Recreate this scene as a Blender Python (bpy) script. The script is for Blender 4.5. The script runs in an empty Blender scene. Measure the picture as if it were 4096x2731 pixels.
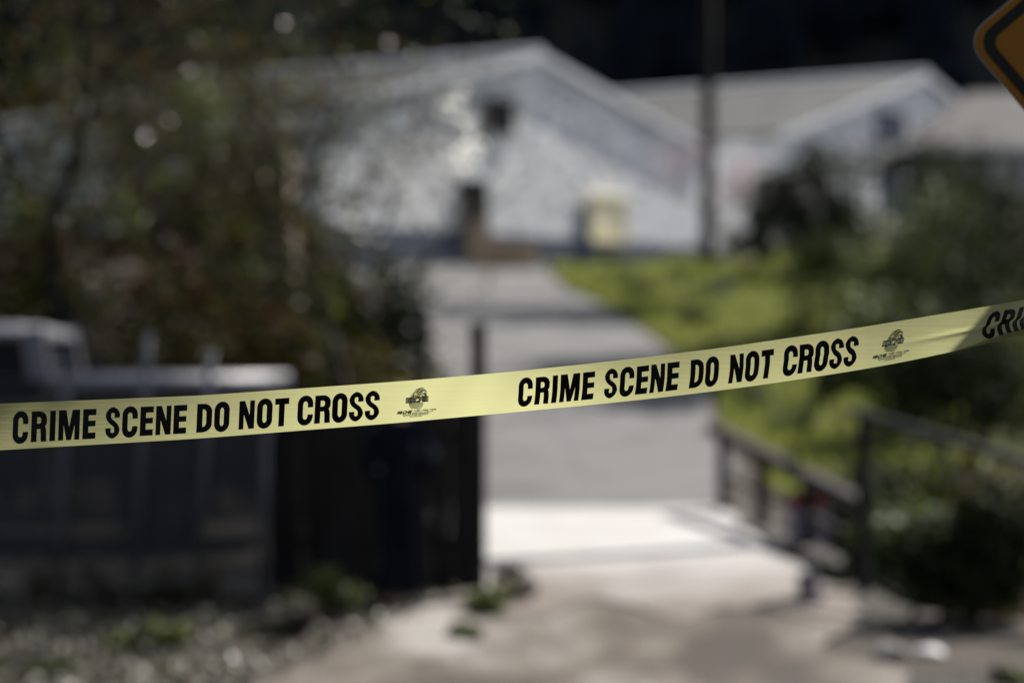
import bpy, math, random
from mathutils import Vector, Matrix, noise
R = math.radians
S = bpy.context.scene
COL = S.collection
# ------------------------------------------------------------------ camera, sky, sun, exposure
W0, H0, F = 4096.0, 2731.0, 4096.0 * 85 / 36
CZ = 2.0
cam = bpy.data.cameras.new('camera'); co = bpy.data.objects.new('camera', cam); COL.objects.link(co)
co.location = (0, 0, CZ); co.rotation_euler = (R(90), 0, 0)
cam.lens = 85; cam.sensor_width = 36; cam.clip_end = 2000; cam.clip_start = 0.1
cam.dof.use_dof = True; cam.dof.focus_distance = 4.0; cam.dof.aperture_fstop = 2.0
S.camera = co
SUN = Vector((.45, .49, .75)).normalized()
elev = math.asin(SUN.z); az = math.atan2(SUN.x, SUN.y)
w = bpy.data.worlds.new('World'); S.world = w; w.use_nodes = True
nt = w.node_tree; bg = nt.nodes['Background']
sky = nt.nodes.new('ShaderNodeTexSky'); sky.sky_type = 'NISHITA'; sky.sun_disc = False
sky.sun_elevation = elev; sky.sun_rotation = az
hs = nt.nodes.new('ShaderNodeHueSaturation'); hs.inputs['Saturation'].default_value = .6
nt.links.new(sky.outputs[0], hs.inputs['Color']); nt.links.new(hs.outputs[0], bg.inputs[0]); bg.inputs[1].default_value = 0.085
sl = bpy.data.lights.new('sun', 'SUN'); sl.energy = 4.8; sl.angle = R(0.53); sl.color = (1, .95, .88)
so = bpy.data.objects.new('sun', sl); COL.objects.link(so)
so.rotation_euler = SUN.to_track_quat('Z', 'Y').to_euler()
S.view_settings.view_transform = 'Standard'; S.view_settings.look = 'None'
S.view_settings.gamma = 1; S.view_settings.exposure = 1.0
S.cycles.use_denoising = True; S.cycles.max_bounces = 8; S.cycles.transparent_max_bounces = 16

def P(px, py, d):
    return Vector(((px - 2048) / F * d, d, CZ - (py - 1365.5) / F * d))
def lerp(a, b, t): return a + (b - a) * t
def interp(tab, x):
    if x <= tab[0][0]: return tab[0][1]
    for (a, va), (b, vb) in zip(tab, tab[1:]):
        if x <= b: return va + (vb - va) * (x - a) / (b - a)
    return tab[-1][1]
def smooth(a, b, x):
    t = max(0, min(1, (x - a) / (b - a))); return t * t * (3 - 2 * t)
ZT = [(-90, 48), (-12, .3), (-6, -.1), (0, -.1), (10, -.2), (16, -.26), (20, -.04), (27, .06), (37, .72), (50, 2.0), (72, 3.97), (80, 4.52),  # steep slope behind the camera is added to block sky light
      (90, 4.75), (122, 6.0), (124, 8), (162, 68), (260, 95), (420, 130)]
def G(x, y):
    z = (interp(ZT, y - .8) + interp(ZT, y) + interp(ZT, y + .8)) / 3
    if y < 122:
        z += (.45 * smooth(3.3, 5.5, x) + .28 * smooth(3.3, 4.2, x) * noise.noise(Vector((x * .6, y * .28, 7)))) * smooth(30, 35, y) * (1 - smooth(70, 77, y))
        z -= 1.5 * smooth(2.9, 4.6, x) * smooth(18.5, 21, y) * (1 - smooth(27, 31, y))
        z += 1.6 * smooth(6, 14, x) * smooth(28, 40, y)
        z += .5 * smooth(-6, -14, x)
        z += 5 * smooth(8, 40, abs(x)) * (1 - smooth(10, 60, y))
    else:
        z += 6 * noise.noise(Vector((x * .02, y * .02, 3))) * smooth(124, 150, y)
    return z
# ------------------------------------------------------------------ materials
def mat(name, col, rough=.8, var=None, scale=5., spec=.3, metal=0, island=None, transl=0, bump=0, stretch=None, detail=6):
    m = bpy.data.materials.new(name); m.use_nodes = True
    n = m.node_tree; b = n.nodes['Principled BSDF']
    b.inputs['Base Color'].default_value = (*col, 1); b.inputs['Roughness'].default_value = rough
    b.inputs['Specular IOR Level'].default_value = spec; b.inputs['Metallic'].default_value = metal
    L = n.links; src = None
    if island:
        g = n.nodes.new('ShaderNodeNewGeometry'); r = n.nodes.new('ShaderNodeValToRGB')
        cols = [col] + list(island)
        while len(r.color_ramp.elements) < len(cols): r.color_ramp.elements.new(.5)
        for i, c in enumerate(cols):
            r.color_ramp.elements[i].position = i / max(1, len(cols) - 1); r.color_ramp.elements[i].color = (*c, 1)
        L.new(g.outputs['Random Per Island'], r.inputs[0]); src = r.outputs[0]
    elif var:
        tc = n.nodes.new('ShaderNodeTexCoord'); mp = n.nodes.new('ShaderNodeMapping')
        if stretch: mp.inputs['Scale'].default_value = stretch
        ns = n.nodes.new('ShaderNodeTexNoise'); ns.inputs['Scale'].default_value = scale; ns.inputs['Detail'].default_value = detail
        r = n.nodes.new('ShaderNodeValToRGB'); cols = [col] + list(var)
        while len(r.color_ramp.elements) < len(cols): r.color_ramp.elements.new(.5)
        for i, c in enumerate(cols):
            r.color_ramp.elements[i].position = .33 + .36 * i / (len(cols) - 1); r.color_ramp.elements[i].color = (*c, 1)
        L.new(tc.outputs['Object'], mp.inputs[0]); L.new(mp.outputs[0], ns.inputs['Vector'])
        L.new(ns.outputs[0], r.inputs[0]); src = r.outputs[0]
        if bump:
            bp = n.nodes.new('ShaderNodeBump'); bp.inputs['Strength'].default_value = bump
            n2 = n.nodes.new('ShaderNodeTexNoise'); n2.inputs['Scale'].default_value = scale * 6; n2.inputs['Detail'].default_value = 4
            L.new(mp.outputs[0], n2.inputs['Vector'])
            L.new(n2.outputs[0], bp.inputs['Height']); L.new(bp.outputs[0], b.inputs['Normal'])
    if src: L.new(src, b.inputs['Base Color'])
    if transl:
        t = n.nodes.new('ShaderNodeBsdfTranslucent'); mx = n.nodes.new('ShaderNodeMixShader'); mx.inputs[0].default_value = transl
        t.inputs[0].default_value = (*col, 1)
        if src: L.new(src, t.inputs[0])
        out = n.nodes['Material Output']
        L.new(b.outputs[0], mx.inputs[1]); L.new(t.outputs[0], mx.inputs[2]); L.new(mx.outputs[0], out.inputs[0])
    return m
M = {}
M['soil'] = mat('soil', (.016, .013, .010), .95, [(.05, .040, .031)], 1.2, bump=.5)
M['hill'] = mat('hill_soil', (.02, .022, .018), .95, [(.035, .035, .03)], .2)
M['asphalt'] = mat('asphalt', (.052, .051, .051), .85, [(.11, .108, .107), (.08, .079, .079)], .5, bump=.2)
M['strip_grey'] = mat('strip_grey', (.09, .09, .09), .7)
M['concrete'] = mat('concrete', (.32, .31, .30), .8, [(.42, .41, .40)], .9, bump=.2)
cm = M['concrete'].node_tree; cb = cm.nodes['Principled BSDF']; base_link = cb.inputs['Base Color'].links[0].from_socket
tc_ = cm.nodes.new('ShaderNodeTexCoord'); sp_ = cm.nodes.new('ShaderNodeSeparateXYZ'); nz_ = cm.nodes.new('ShaderNodeTexNoise'); nz_.inputs['Scale'].default_value = .9; nz_.inputs['Detail'].default_value = 5
mr_ = cm.nodes.new('ShaderNodeMapRange'); mr_.inputs['From Min'].default_value = 18.6; mr_.inputs['From Max'].default_value = 22.4; mr_.inputs['To Min'].default_value = .62; mr_.inputs['To Max'].default_value = .12
ad_ = cm.nodes.new('ShaderNodeMath'); ad_.operation = 'ADD'; rp_ = cm.nodes.new('ShaderNodeMapRange'); rp_.inputs['From Min'].default_value = .55; rp_.inputs['From Max'].default_value = 1.05
mc_ = cm.nodes.new('ShaderNodeMix'); mc_.data_type = 'RGBA'
cm.links.new(tc_.outputs['Object'], sp_.inputs[0]); cm.links.new(tc_.outputs['Object'], nz_.inputs['Vector']); cm.links.new(sp_.outputs['Y'], mr_.inputs['Value'])
cm.links.new(mr_.outputs[0], ad_.inputs[0]); cm.links.new(nz_.outputs[0], ad_.inputs[1]); cm.links.new(ad_.outputs[0], rp_.inputs['Value']); cm.links.new(rp_.outputs[0], mc_.inputs['Factor'])
cm.links.new(base_link, mc_.inputs['A']); mc_.inputs['B'].default_value = (.12, .10, .085, 1); cm.links.new(mc_.outputs['Result'], cb.inputs['Base Color'])
M['dirt'] = mat('dirt', (.04, .032, .025), .95, [(.078, .064, .051), (.12, .106, .091), (.22, .207, .188)], .85, bump=.6, stretch=(1, .45, 1), detail=4)
for e_, p_ in zip([n for n in M['dirt'].node_tree.nodes if n.type == 'VALTORGB'][0].color_ramp.elements, (.40, .47, .54, .64)): e_.position = p_
M['grassbase'] = mat('turf', (.025, .032, .010), .95, [(.10, .11, .025)], .5)
M['blade'] = mat('grass_blades', (.10, .14, .026), .6, island=[(.21, .245, .055), (.27, .26, .08)], transl=.5)
M['white_siding'] = mat('white_siding', (.42, .42, .43), .7, [(.80, .80, .79), (.95, .94, .93)], 1.3, stretch=(1, 1, 2.2), detail=3)
M['roof'] = mat('roof_sheet', (.04, .04, .042), .8, [(.08, .08, .08)], .7)
M['trim'] = mat('white_trim', (.72, .73, .75), .6)
M['navy_skirt'] = mat('navy_skirt', (.065, .08, .12), .8, [(.09, .105, .14)], .6)
M['dark_glass'] = mat('dark_glass', (.012, .013, .02), .3, spec=.2)
M['cream'] = mat('cream_paint', (.85, .78, .52), .7)
M['dark_frame'] = mat('dark_frame', (.015, .016, .022), .6)
M['tan'] = mat('tan_wood', (.42, .30, .19), .85, [(.5, .4, .28)], 2)
M['tan_wall'] = mat('tan_wall', (.30, .25, .20), .85, [(.38, .33, .27)], 1)
M['bluegrey'] = mat('blue_grey_paint', (.12, .14, .19), .7)
M['dark_wood'] = mat('dark_wood', (.009, .008, .0075), .9, [(.026, .024, .023)], 3, stretch=(3, 3, .5))
M['grey_wood'] = mat('weathered_wood', (.03, .026, .022), .9, [(.06, .052, .046)], 3, stretch=(1, 1, 3))
M['rail_wood'] = mat('rail_wood', (.016, .014, .012), .9, [(.034, .03, .027)], 3)
M['post_paint'] = mat('dark_blue_paint', (.012, .015, .026), .7)
M['pole_wood'] = mat('pole_wood', (.006, .0055, .005), .9, [(.010, .009, .008)], 2)
M['bark'] = mat('bark', (.010, .009, .008), .95, [(.022, .02, .017)], 4)
M['twig'] = mat('twig_bark', (.010, .0075, .006), .9, [(.020, .015, .012)], 4, spec=.1)
M['leaf_dark'] = mat('dark_leaves', (.012, .018, .008), .6, island=[(.03, .042, .013), (.017, .022, .011)], spec=.05, transl=.2)
M['leaf_olive'] = mat('olive_leaves', (.022, .027, .016), .6, island=[(.05, .058, .035), (.035, .04, .025)], spec=.1, transl=.25)
M['leaf_mid'] = mat('green_leaves', (.03, .045, .012), .5, island=[(.07, .10, .022), (.10, .12, .03)], spec=.3, transl=.35)
M['leaf_autumn'] = mat('autumn_leaves', (.018, .024, .008), .45, island=[(.03, .04, .010), (.09, .11, .018), (.02, .022, .012), (.11, .045, .014), (.018, .016, .010), (.13, .13, .025)], spec=.1, transl=.35)
M['rust_leaf'] = mat('rust_leaves', (.13, .05, .018), .5, island=[(.08, .03, .015), (.16, .08, .02)], transl=.3)
M['leaf_lime'] = mat('lime_leaves', (.06, .10, .012), .45, island=[(.10, .125, .02), (.13, .13, .03)], spec=.4, transl=.4)
M['leaf_shiny'] = mat('shiny_leaves', (.10, .11, .07), .28, island=[(.16, .16, .12)], spec=1.0, transl=.1)
M['blossom'] = mat('blossom', (.52, .42, .44), .7, island=[(.68, .58, .60)], transl=.3)
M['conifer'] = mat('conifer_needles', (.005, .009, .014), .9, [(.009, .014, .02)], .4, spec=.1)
M['navy_cloth'] = mat('navy_cloth', (.005, .0065, .013), .9, spec=.1)
M['black_cloth'] = mat('black_cloth', (.008, .008, .009), .9, spec=.1)
M['skin'] = mat('skin', (.42, .26, .19), .6)
M['hair'] = mat('hair', (.02, .014, .01), .6)
M['truck'] = mat('truck_shaded', (.016, .018, .022), .4, spec=.3)  # body and bed near black: the shade on the sides is in the colour
M['truck_lit'] = mat('truck_sunlit', (.17, .17, .19), .45, spec=.4)  # same truck, lighter where sun strikes: pillars, roof and bed rails
M['rubber'] = mat('rubber', (.02, .02, .02), .9)
M['chrome'] = mat('chrome', (.6, .6, .6), .2, metal=1)
M['galv'] = mat('galvanised_steel', (.11, .113, .125), .6, metal=.1)
M['wire'] = mat('fence_wire', (.10, .10, .105), .5, metal=.5)
M['black_mesh'] = mat('black_ink', (.004, .003, .002), .55, spec=.12)
M['tape_ink_soft'] = mat('emblem_ink', (.010, .010, .005), .6, spec=.1)
M['sign_y'] = mat('sign_yellow', (.26, .11, .004), .6, [(.22, .09, .003)], 3)
M['sign_k'] = mat('sign_black', (.006, .007, .006), .6)
M['sign_back'] = mat('sign_aluminium', (.35, .36, .37), .4, metal=.8)
M['red'] = mat('red_paint', (.26, .03, .03), .6)
M['notice'] = mat('notice_panel', (.5, .42, .47), .6)
M['pipe'] = mat('grey_pipe', (.014, .015, .015), .6)
M['stone'] = mat('stone', (.14, .125, .115), .9, [(.2, .19, .18)], 8)
M['pale_stone'] = mat('pale_stone', (.34, .335, .33), .8, [(.72, .71, .7)], 6)
M['foil'] = mat('foil', (.9, .9, .92), .28, metal=1)
M['straw'] = mat('dry_leaves', (.04, .03, .018), .5, island=[(.09, .07, .038), (.03, .024, .014), (.13, .12, .09), (.04, .05, .012), (.05, .04, .025)], transl=.2, spec=.5)
M['barrel'] = mat('pale_plastic', (.60, .56, .48), .7)
# tape film: thin translucent plastic
def tape_mat(name, c, tfac):
    m = bpy.data.materials.new(name); m.use_nodes = True; n = m.node_tree; L = n.links
    b = n.nodes['Principled BSDF']; b.inputs['Base Color'].default_value = (*c, 1); b.inputs['Roughness'].default_value = .38
    b.inputs['Specular IOR Level'].default_value = .35
    t = n.nodes.new('ShaderNodeBsdfTranslucent'); t.inputs[0].default_value = (*c, 1)
    mx = n.nodes.new('ShaderNodeMixShader'); mx.inputs[0].default_value = tfac
    tc = n.nodes.new('ShaderNodeTexCoord'); mp = n.nodes.new('ShaderNodeMapping'); mp.inputs['Scale'].default_value = (2, 2, 60)
    ns = n.nodes.new('ShaderNodeTexNoise'); ns.inputs['Scale'].default_value = 3; ns.inputs['Detail'].default_value = 3
    bp = n.nodes.new('ShaderNodeBump'); bp.inputs['Strength'].default_value = .06; bp.inputs['Distance'].default_value = .01
    L.new(tc.outputs['Object'], mp.inputs[0]); L.new(mp.outputs[0], ns.inputs['Vector']); L.new(ns.outputs[0], bp.inputs['Height'])
    L.new(bp.outputs[0], b.inputs['Normal']); L.new(bp.outputs[0], t.inputs['Normal'])
    L.new(b.outputs[0], mx.inputs[1]); L.new(t.outputs[0], mx.inputs[2]); L.new(mx.outputs[0], n.nodes['Material Output'].inputs[0])
    return m
M['tape'] = tape_mat('yellow_film', (.335, .335, .165), .82)
sm_ = mat('shade_cloth', (.045, .047, .052), .9); n_ = sm_.node_tree; tr_ = n_.nodes.new('ShaderNodeBsdfTransparent'); mx_ = n_.nodes.new('ShaderNodeMixShader')
mx_.inputs[0].default_value = .22; n_.links.new(n_.nodes['Principled BSDF'].outputs[0], mx_.inputs[1]); n_.links.new(tr_.outputs[0], mx_.inputs[2]); n_.links.new(mx_.outputs[0], n_.nodes['Material Output'].inputs[0])
M['screen'] = sm_
M['tape_letter'] = mat('film_coloured_print', (.75, .74, .42), .5)
# ------------------------------------------------------------------ mesh helpers
class MB:
    def __init__(s): s.v = []; s.f = []; s.m = []; s.mi = 0
    def face(s, pts, mi=None):
        i = len(s.v); s.v += [tuple(p) for p in pts]; s.f.append(tuple(range(i, i + len(pts)))); s.m.append(s.mi if mi is None else mi)
    def box(s, c, size, rot=None):
        i = len(s.v); hx, hy, hz = size[0] / 2, size[1] / 2, size[2] / 2; c = Vector(c)
        for x in (-hx, hx):
            for y in (-hy, hy):
                for z in (-hz, hz):
                    p = Vector((x, y, z))
                    if rot: p = rot @ p
                    s.v.append(tuple(c + p))
        for f in ((0, 1, 3, 2), (4, 6, 7, 5), (0, 4, 5, 1), (2, 3, 7, 6), (0, 2, 6, 4), (1, 5, 7, 3)):
            s.f.append(tuple(i + k for k in f)); s.m.append(s.mi)
    def beam(s, a, b, wd, h, up=Vector((0, 0, 1))):
        a, b = Vector(a), Vector(b); d = b - a; L = d.length; x = d.normalized()
        y = up.cross(x)
        if y.length < 1e-4: y = Vector((0, 1, 0)).cross(x)
        y.normalize(); z = x.cross(y)
        s.box((a + b) / 2, (L, wd, h), Matrix((x, y, z)).transposed())
    def tube(s, pts, rad, n=8, cap=True):
        pts = [Vector(p) for p in pts]
        if not isinstance(rad, (list, tuple)): rad = [rad] * len(pts)
        rings = []
        for k, p in enumerate(pts):
            d = (pts[min(k + 1, len(pts) - 1)] - pts[max(k - 1, 0)])
            d = d.normalized() if d.length > 1e-7 else Vector((0, 0, 1))
            a = d.cross(Vector((0, 0, 1)) if abs(d.z) < .9 else Vector((1, 0, 0))).normalized(); b = d.cross(a)
            i = len(s.v)
            for j in range(n):
                t = 2 * math.pi * j / n; s.v.append(tuple(p + (a * math.cos(t) + b * math.sin(t)) * rad[k]))
            rings.append(i)
        for r0, r1 in zip(rings, rings[1:]):
            for j in range(n):
                s.f.append((r0 + j, r0 + (j + 1) % n, r1 + (j + 1) % n, r1 + j)); s.m.append(s.mi)
        if cap and n > 2:
            s.f.append(tuple(rings[0] + j for j in reversed(range(n)))); s.m.append(s.mi)
            s.f.append(tuple(rings[-1] + j for j in range(n))); s.m.append(s.mi)
    def prism(s, prof, a, b, along):   # prof: list of 3D points, extruded by vector along
        along = Vector(along); p0 = [Vector(p) for p in prof]; p1 = [p + along for p in p0]
        s.face(p0); s.face(list(reversed(p1)))
        for k in range(len(p0)):
            q = (k + 1) % len(p0); s.face([p0[k], p1[k], p1[q], p0[q]])
    def strip(s, A, B, closed=False):
        n = len(A); i = len(s.v); s.v += [tuple(p) for p in A] + [tuple(p) for p in B]
        for k in range(n if closed else n - 1):
            q = (k + 1) % n; s.f.append((i + k, i + q, i + n + q, i + n + k)); s.m.append(s.mi)
    def build(s, name, mats, parent=None, sm=False, base=None):
        me = bpy.data.meshes.new(name); o = bpy.data.objects.new(name, me); COL.objects.link(o)
        off = Vector((0, 0, 0))
        if parent is not None:
            off = world_loc(parent); o.parent = parent
        elif base is not None:
            off = Vector(base); o.location = off
        me.from_pydata([tuple(Vector(v) - off) for v in s.v], [], s.f)
        if not isinstance(mats, (list, tuple)): mats = [mats]
        for m in mats: me.materials.append(m)
        if len(mats) > 1: me.polygons.foreach_set('material_index', s.m)
        if sm: me.polygons.foreach_set('use_smooth', [True] * len(me.polygons))
        me.update(); return o
def world_loc(o):
    v = Vector(o.location); p = o.parent
    while p: v += Vector(p.location); p = p.parent
    return v
def tag(o, label=None, cat=None, group=None, kind=None):
    if label: o['label'] = label
    if cat: o['category'] = cat
    if group: o['group'] = group
    if kind: o['kind'] = kind
    return o
def thing(name, loc, label, cat, group=None):
    o = bpy.data.objects.new(name, None); COL.objects.link(o); o.location = loc; o.empty_display_size = .2
    return tag(o, label, cat, group)
# ------------------------------------------------------------------ ground, road, bridge deck
def sheet(rows, eps, nx, name, m, sub=4, kind='structure', wob=0, front=0):
    mb = MB(); R_ = []
    for (y0, a0, b0), (y1, a1, b1) in zip(rows, rows[1:]):
        for k in range(sub):
            t = k / sub; R_.append((lerp(y0, y1, t), lerp(a0, a1, t), lerp(b0, b1, t)))
    R_.append(rows[-1])
    for y, a, b in R_:
        if wob:
            a += wob * noise.noise(Vector((y * .9, 1, 0))); b += wob * noise.noise(Vector((y * .9, 9, 0)))
        for j in range(nx + 1):
            x = lerp(a, b, j / nx); y_ = y
            if front: y_ = y + front * max(0, 1 - (y - rows[0][0]) / 3) * (noise.noise(Vector((x * 1.2, 4.4, 0))) + .35 * noise.noise(Vector((x * 4, 1.4, 0))))
            mb.v.append((x, y_, G(x, y_) + (lerp(.052, eps, smooth(rows[0][0] - 1, rows[0][0] + 2.5, y_)) if front else eps)))
    n = nx + 1
    for i in range(len(R_) - 1):
        for j in range(nx):
            k = i * n + j; mb.f.append((k, k + 1, k + 1 + n, k + n)); mb.m.append(0)
    o = mb.build(name, m, sm=True); o['kind'] = kind; return o
def frange(a, b, s):
    while a < b - 1e-6: yield a; a += s
def ground():
    ys = list(frange(-90, -12, 6)) + list(frange(-12, 14, 2)) + list(frange(14, 40, .5)) + list(frange(40, 128, 2)) + list(frange(128, 180, 5)) + list(frange(180, 421, 20))
    xs = list(frange(-260, -30, 12)) + list(frange(-30, -8, 1.5)) + list(frange(-8, 12, .5)) + list(frange(12, 30, 1.5)) + list(frange(30, 261, 12))
    mb = MB(); n = len(xs)
    for y in ys:
        for x in xs: mb.v.append((x, y, G(x, y)))
    for i in range(len(ys) - 1):
        for j in range(n - 1):
            k = i * n + j; mb.f.append((k, k + 1, k + 1 + n, k + n)); mb.m.append(1 if ys[i] > 120 or ys[i] < -12 else 0)
    o = mb.build('ground', [M['soil'], M['hill']], sm=True); o['kind'] = 'structure'
ground()
sheet([(27, -.95, 2.35), (32, -1.5, 3.0), (37, -2.0, 3.05), (42, -2.3, 3.4), (50, -2.4, 2.96), (58, -2.5, 2.4), (66, -3.1, 1.4), (72, -5.5, 1.1), (76, -20, 1.0), (79.5, -24, 1.0)],
      .03, 24, 'road', M['asphalt'], 8)
sheet([(18.9, -.1, 2.7), (20.1, -.35, 2.62), (22, -.3, 2.45), (25, -.8, 2.38), (27.02, -1.1, 2.36)], .075, 24, 'bridge_deck', M['concrete'], 10, wob=.12, front=1.5)
sheet([(9, -6, 3.0), (14, -4.2, 2.7), (16, -2.6, 2.45), (17, -1.9, 2.35), (18, -1.5, 2.5), (19, -1.1, 2.65), (20.3, -.6, 2.65), (22.5, -.5, 2.5)], .04, 40, 'dirt_track', M['dirt'], 6, wob=.35)
sheet([(29, 3.3, 9), (37, 3.3, 9), (42, 3.6, 10), (50, 3.1, 11), (58, 2.55, 10), (66, 1.6, 9), (74, 1.25, 10), (79, 1.2, 14)], .012, 16, 'grass_verge', M['grassbase'], 6)
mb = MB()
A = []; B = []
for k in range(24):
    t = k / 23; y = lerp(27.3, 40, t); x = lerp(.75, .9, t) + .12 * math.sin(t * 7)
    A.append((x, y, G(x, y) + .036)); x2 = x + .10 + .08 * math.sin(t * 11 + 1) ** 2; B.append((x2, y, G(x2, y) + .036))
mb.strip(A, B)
tag(mb.build('dark_strip', M['strip_grey']), kind='structure')  # narrow dark strip laid along the road surface
# hill forest as one mass
def forest():
    rnd = random.Random(5); mb = MB()
    for i in range(520):
        y = rnd.uniform(123, 205); x = rnd.uniform(-75, 75) * (y / 150)
        h = rnd.uniform(9, 17); r = h * rnd.uniform(.17, .24); z = G(x, y)
        mb.tube([(x, y, z - 1), (x, y, z + h * .3)], [.3, .2], 4, False)
        for L in range(13):
            t = L / 13; z0 = z + h * (.08 + .84 * t); rr = r * (1 - t) * rnd.uniform(.85, 1.15) + .2; n = 13; top = (x, y, z0 + h * .13)
            ring = []
            for j in range(n):
                a = 2 * math.pi * j / n + L; q = rr * (rnd.uniform(.85, 1.2) if j % 2 else rnd.uniform(.35, .6))
                ring.append((x + q * math.cos(a), y + q * math.sin(a), z0 - rnd.uniform(0, .6)))
            for j in range(n): mb.face([ring[j], ring[(j + 1) % n], top])
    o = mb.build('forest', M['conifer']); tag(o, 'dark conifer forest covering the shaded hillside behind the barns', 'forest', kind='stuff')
forest()
# grass blades as one mass
def grass():
    rnd = random.Random(8); mb = MB()
    def blade(x, y, h, wd):
        z = G(x, y); a = rnd.uniform(0, 6.28); dx, dy = math.cos(a) * wd, math.sin(a) * wd
        lx, ly = rnd.uniform(-.5, .5) * h, rnd.uniform(-.5, .5) * h
        mb.face([(x - dx, y - dy, z), (x + dx, y + dy, z), (x + lx * .4 + dx * .7, y + ly * .4 + dy * .7, z + h * .6), (x + lx, y + ly, z + h)])
    E = [(29, 3.2), (37, 3.2), (42, 3.55), (50, 3.1), (58, 2.55), (66, 1.55), (74, 1.25), (79, 1.2)]
    for i in range(26000):
        y = rnd.uniform(29.5, 78); x0 = interp(E, y); x = x0 + (rnd.random() ** 1.3) * 8
        hh = rnd.uniform(.10, .28) * (1 + .8 * max(0, noise.noise(Vector((x * .5, y * .25, 0)))))
        blade(x, y, hh, rnd.uniform(.015, .035))
    o = mb.build('grass', M['blade']); tag(o, 'sunlit yellow-green grass on the bank right of the road', 'grass', kind='stuff')
grass()
# ------------------------------------------------------------------ barns
def barn(apex_px, dA, rise, hw, length, label, wins, skirt=True, group=None, extra=None):
    A_ = P(*apex_px, dA); g = Vector((.574, .819, 0)); r = Vector((-.819, .574, 0))
    gz = min(G(A_.x, A_.y), 4.6) - .1; ze = A_.z - rise
    base = Vector((A_.x, A_.y, gz)); T = thing('barn', base, label, 'barn', group)
    Lc, Rc = A_ - g * hw, A_ + g * hw; back = r * length; nrm = Vector((g.y, -g.x, 0))
    def at(s, z, o=0): return Vector((A_.x, A_.y, 0)) + g * s + Vector((0, 0, z)) + nrm * o
    sk = gz + 1.15
    m = MB()
    m.face([at(-hw, sk), at(hw, sk), at(hw, ze), at(0, A_.z), at(-hw, ze)])
    m.face([at(-hw, sk) + back, at(-hw, ze) + back, at(0, A_.z) + back, at(hw, ze) + back, at(hw, sk) + back])
    for s_ in (-1, 1): m.face([at(s_ * hw, sk), at(s_ * hw, ze), at(s_ * hw, ze) + back, at(s_ * hw, sk) + back])
    m.build('wall', M['white_siding'], T)
    m = MB()
    m.box((0, 0, 0), (0, 0, 0)); m.v, m.f, m.m = [], [], []
    for s0, s1, o in ((-hw, hw, .02),): m.prism([at(s0, gz - .3, o), at(s1, gz - .3, o), at(s1, sk, o), at(s0, sk, o)], 0, 0, -nrm * .2)
    m.build('skirting', M['navy_skirt'], T)
    rf = MB(); th = Vector((0, 0, .12)); ov = .14
    for s_ in (-1, 1):
        e = at(s_ * (hw + ov), ze - rise * ov / hw, ov); a = at(0, A_.z + .0, ov); e2 = e + r * (length + 2 * ov); a2 = a + r * (length + 2 * ov)
        rf.face([a, e, e2, a2]); rf.face([a + th, a2 + th, e2 + th, e + th]); rf.face([e, a, a + th, e + th]); rf.face([e, e + th, e2 + th, e2])
        for k in range(int(length / 1.2)):
            q = r * (k * 1.2 + .5); rf.beam(a + th + q + Vector((0, 0, .02)), e + th + q + Vector((0, 0, .02)), .06, .04)
    ro = rf.build('roof', M['roof'], T)
    cp = MB(); cp.tube([at(0, A_.z + .16, ov), at(0, A_.z + .16, ov) + r * (length + 2 * ov)], .12, 8); cp.build('ridge_cap', M['trim'], ro)
    bg_ = MB()
    for s_ in (-1, 1):
        bg_.beam(at(s_ * (hw + ov), ze - rise * ov / hw - .04, ov + .05), at(0, A_.z - .04, ov + .05), .06, .28)
    bg_.build('rake_board', M['trim'], T)
    for (kind, px0, px1, py0, py1, mt) in wins:
        def hit(px, py):
            # intersect pixel ray with the gable plane
            d = Vector(((px - 2048) / F, 1, -(py - 1365.5) / F)); o_ = Vector((0, 0, CZ))
            t = (A_ - o_).dot(nrm) / d.dot(nrm); q = o_ + d * t; return (q - A_).dot(g), q.z
        s0, z1 = hit(px0, py0); s1, z0 = hit(px1, py1); z1 = hit((px0 + px1) / 2, py0)[1]; z0 = hit((px0 + px1) / 2, py1)[1]
        fr = MB(); wd = .12
        for a, b in (((s0, z0), (s1, z0)), ((s0, z1), (s1, z1))): fr.beam(at(a[0] - wd, a[1], .12), at(b[0] + wd, b[1], .12), .08, wd, up=Vector((0, 0, 1)))
        for q in (s0, s1): fr.beam(at(q, z0 + .07, .12), at(q, z1 - .07, .12), wd, .08, up=nrm)
        pn = MB(); pn.prism([at(s0, z0, .11), at(s1, z0, .11), at(s1, z1, .11), at(s0, z1, .11)], 0, 0, -nrm * .1)
        w_ = fr.build(kind, M['cream'] if mt == 'cream' else M['dark_frame'], T)
        pn.build('pane' if kind == 'window' else 'door_panel', M[mt], w_)
    return T, at
b1, at1 = barn((2150, 222), 84, 2.6, 11.6, 15.5, 'large white barn with a dark square loft window and a cream door',
     [('window', 1935, 2040, 402, 525, 'dark_glass'), ('door', 2350, 2488, 790, 965, 'cream'), ('door', 1835, 1935, 725, 985, 'dark_wood')])
b2, at2 = barn((3700, 305), 108, 3.6, 13.5, 20, 'white barn at the right behind dark shrubs with a square blue-grey loft window',
     [('window', 3505, 3610, 455, 575, 'navy_skirt')])
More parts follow.
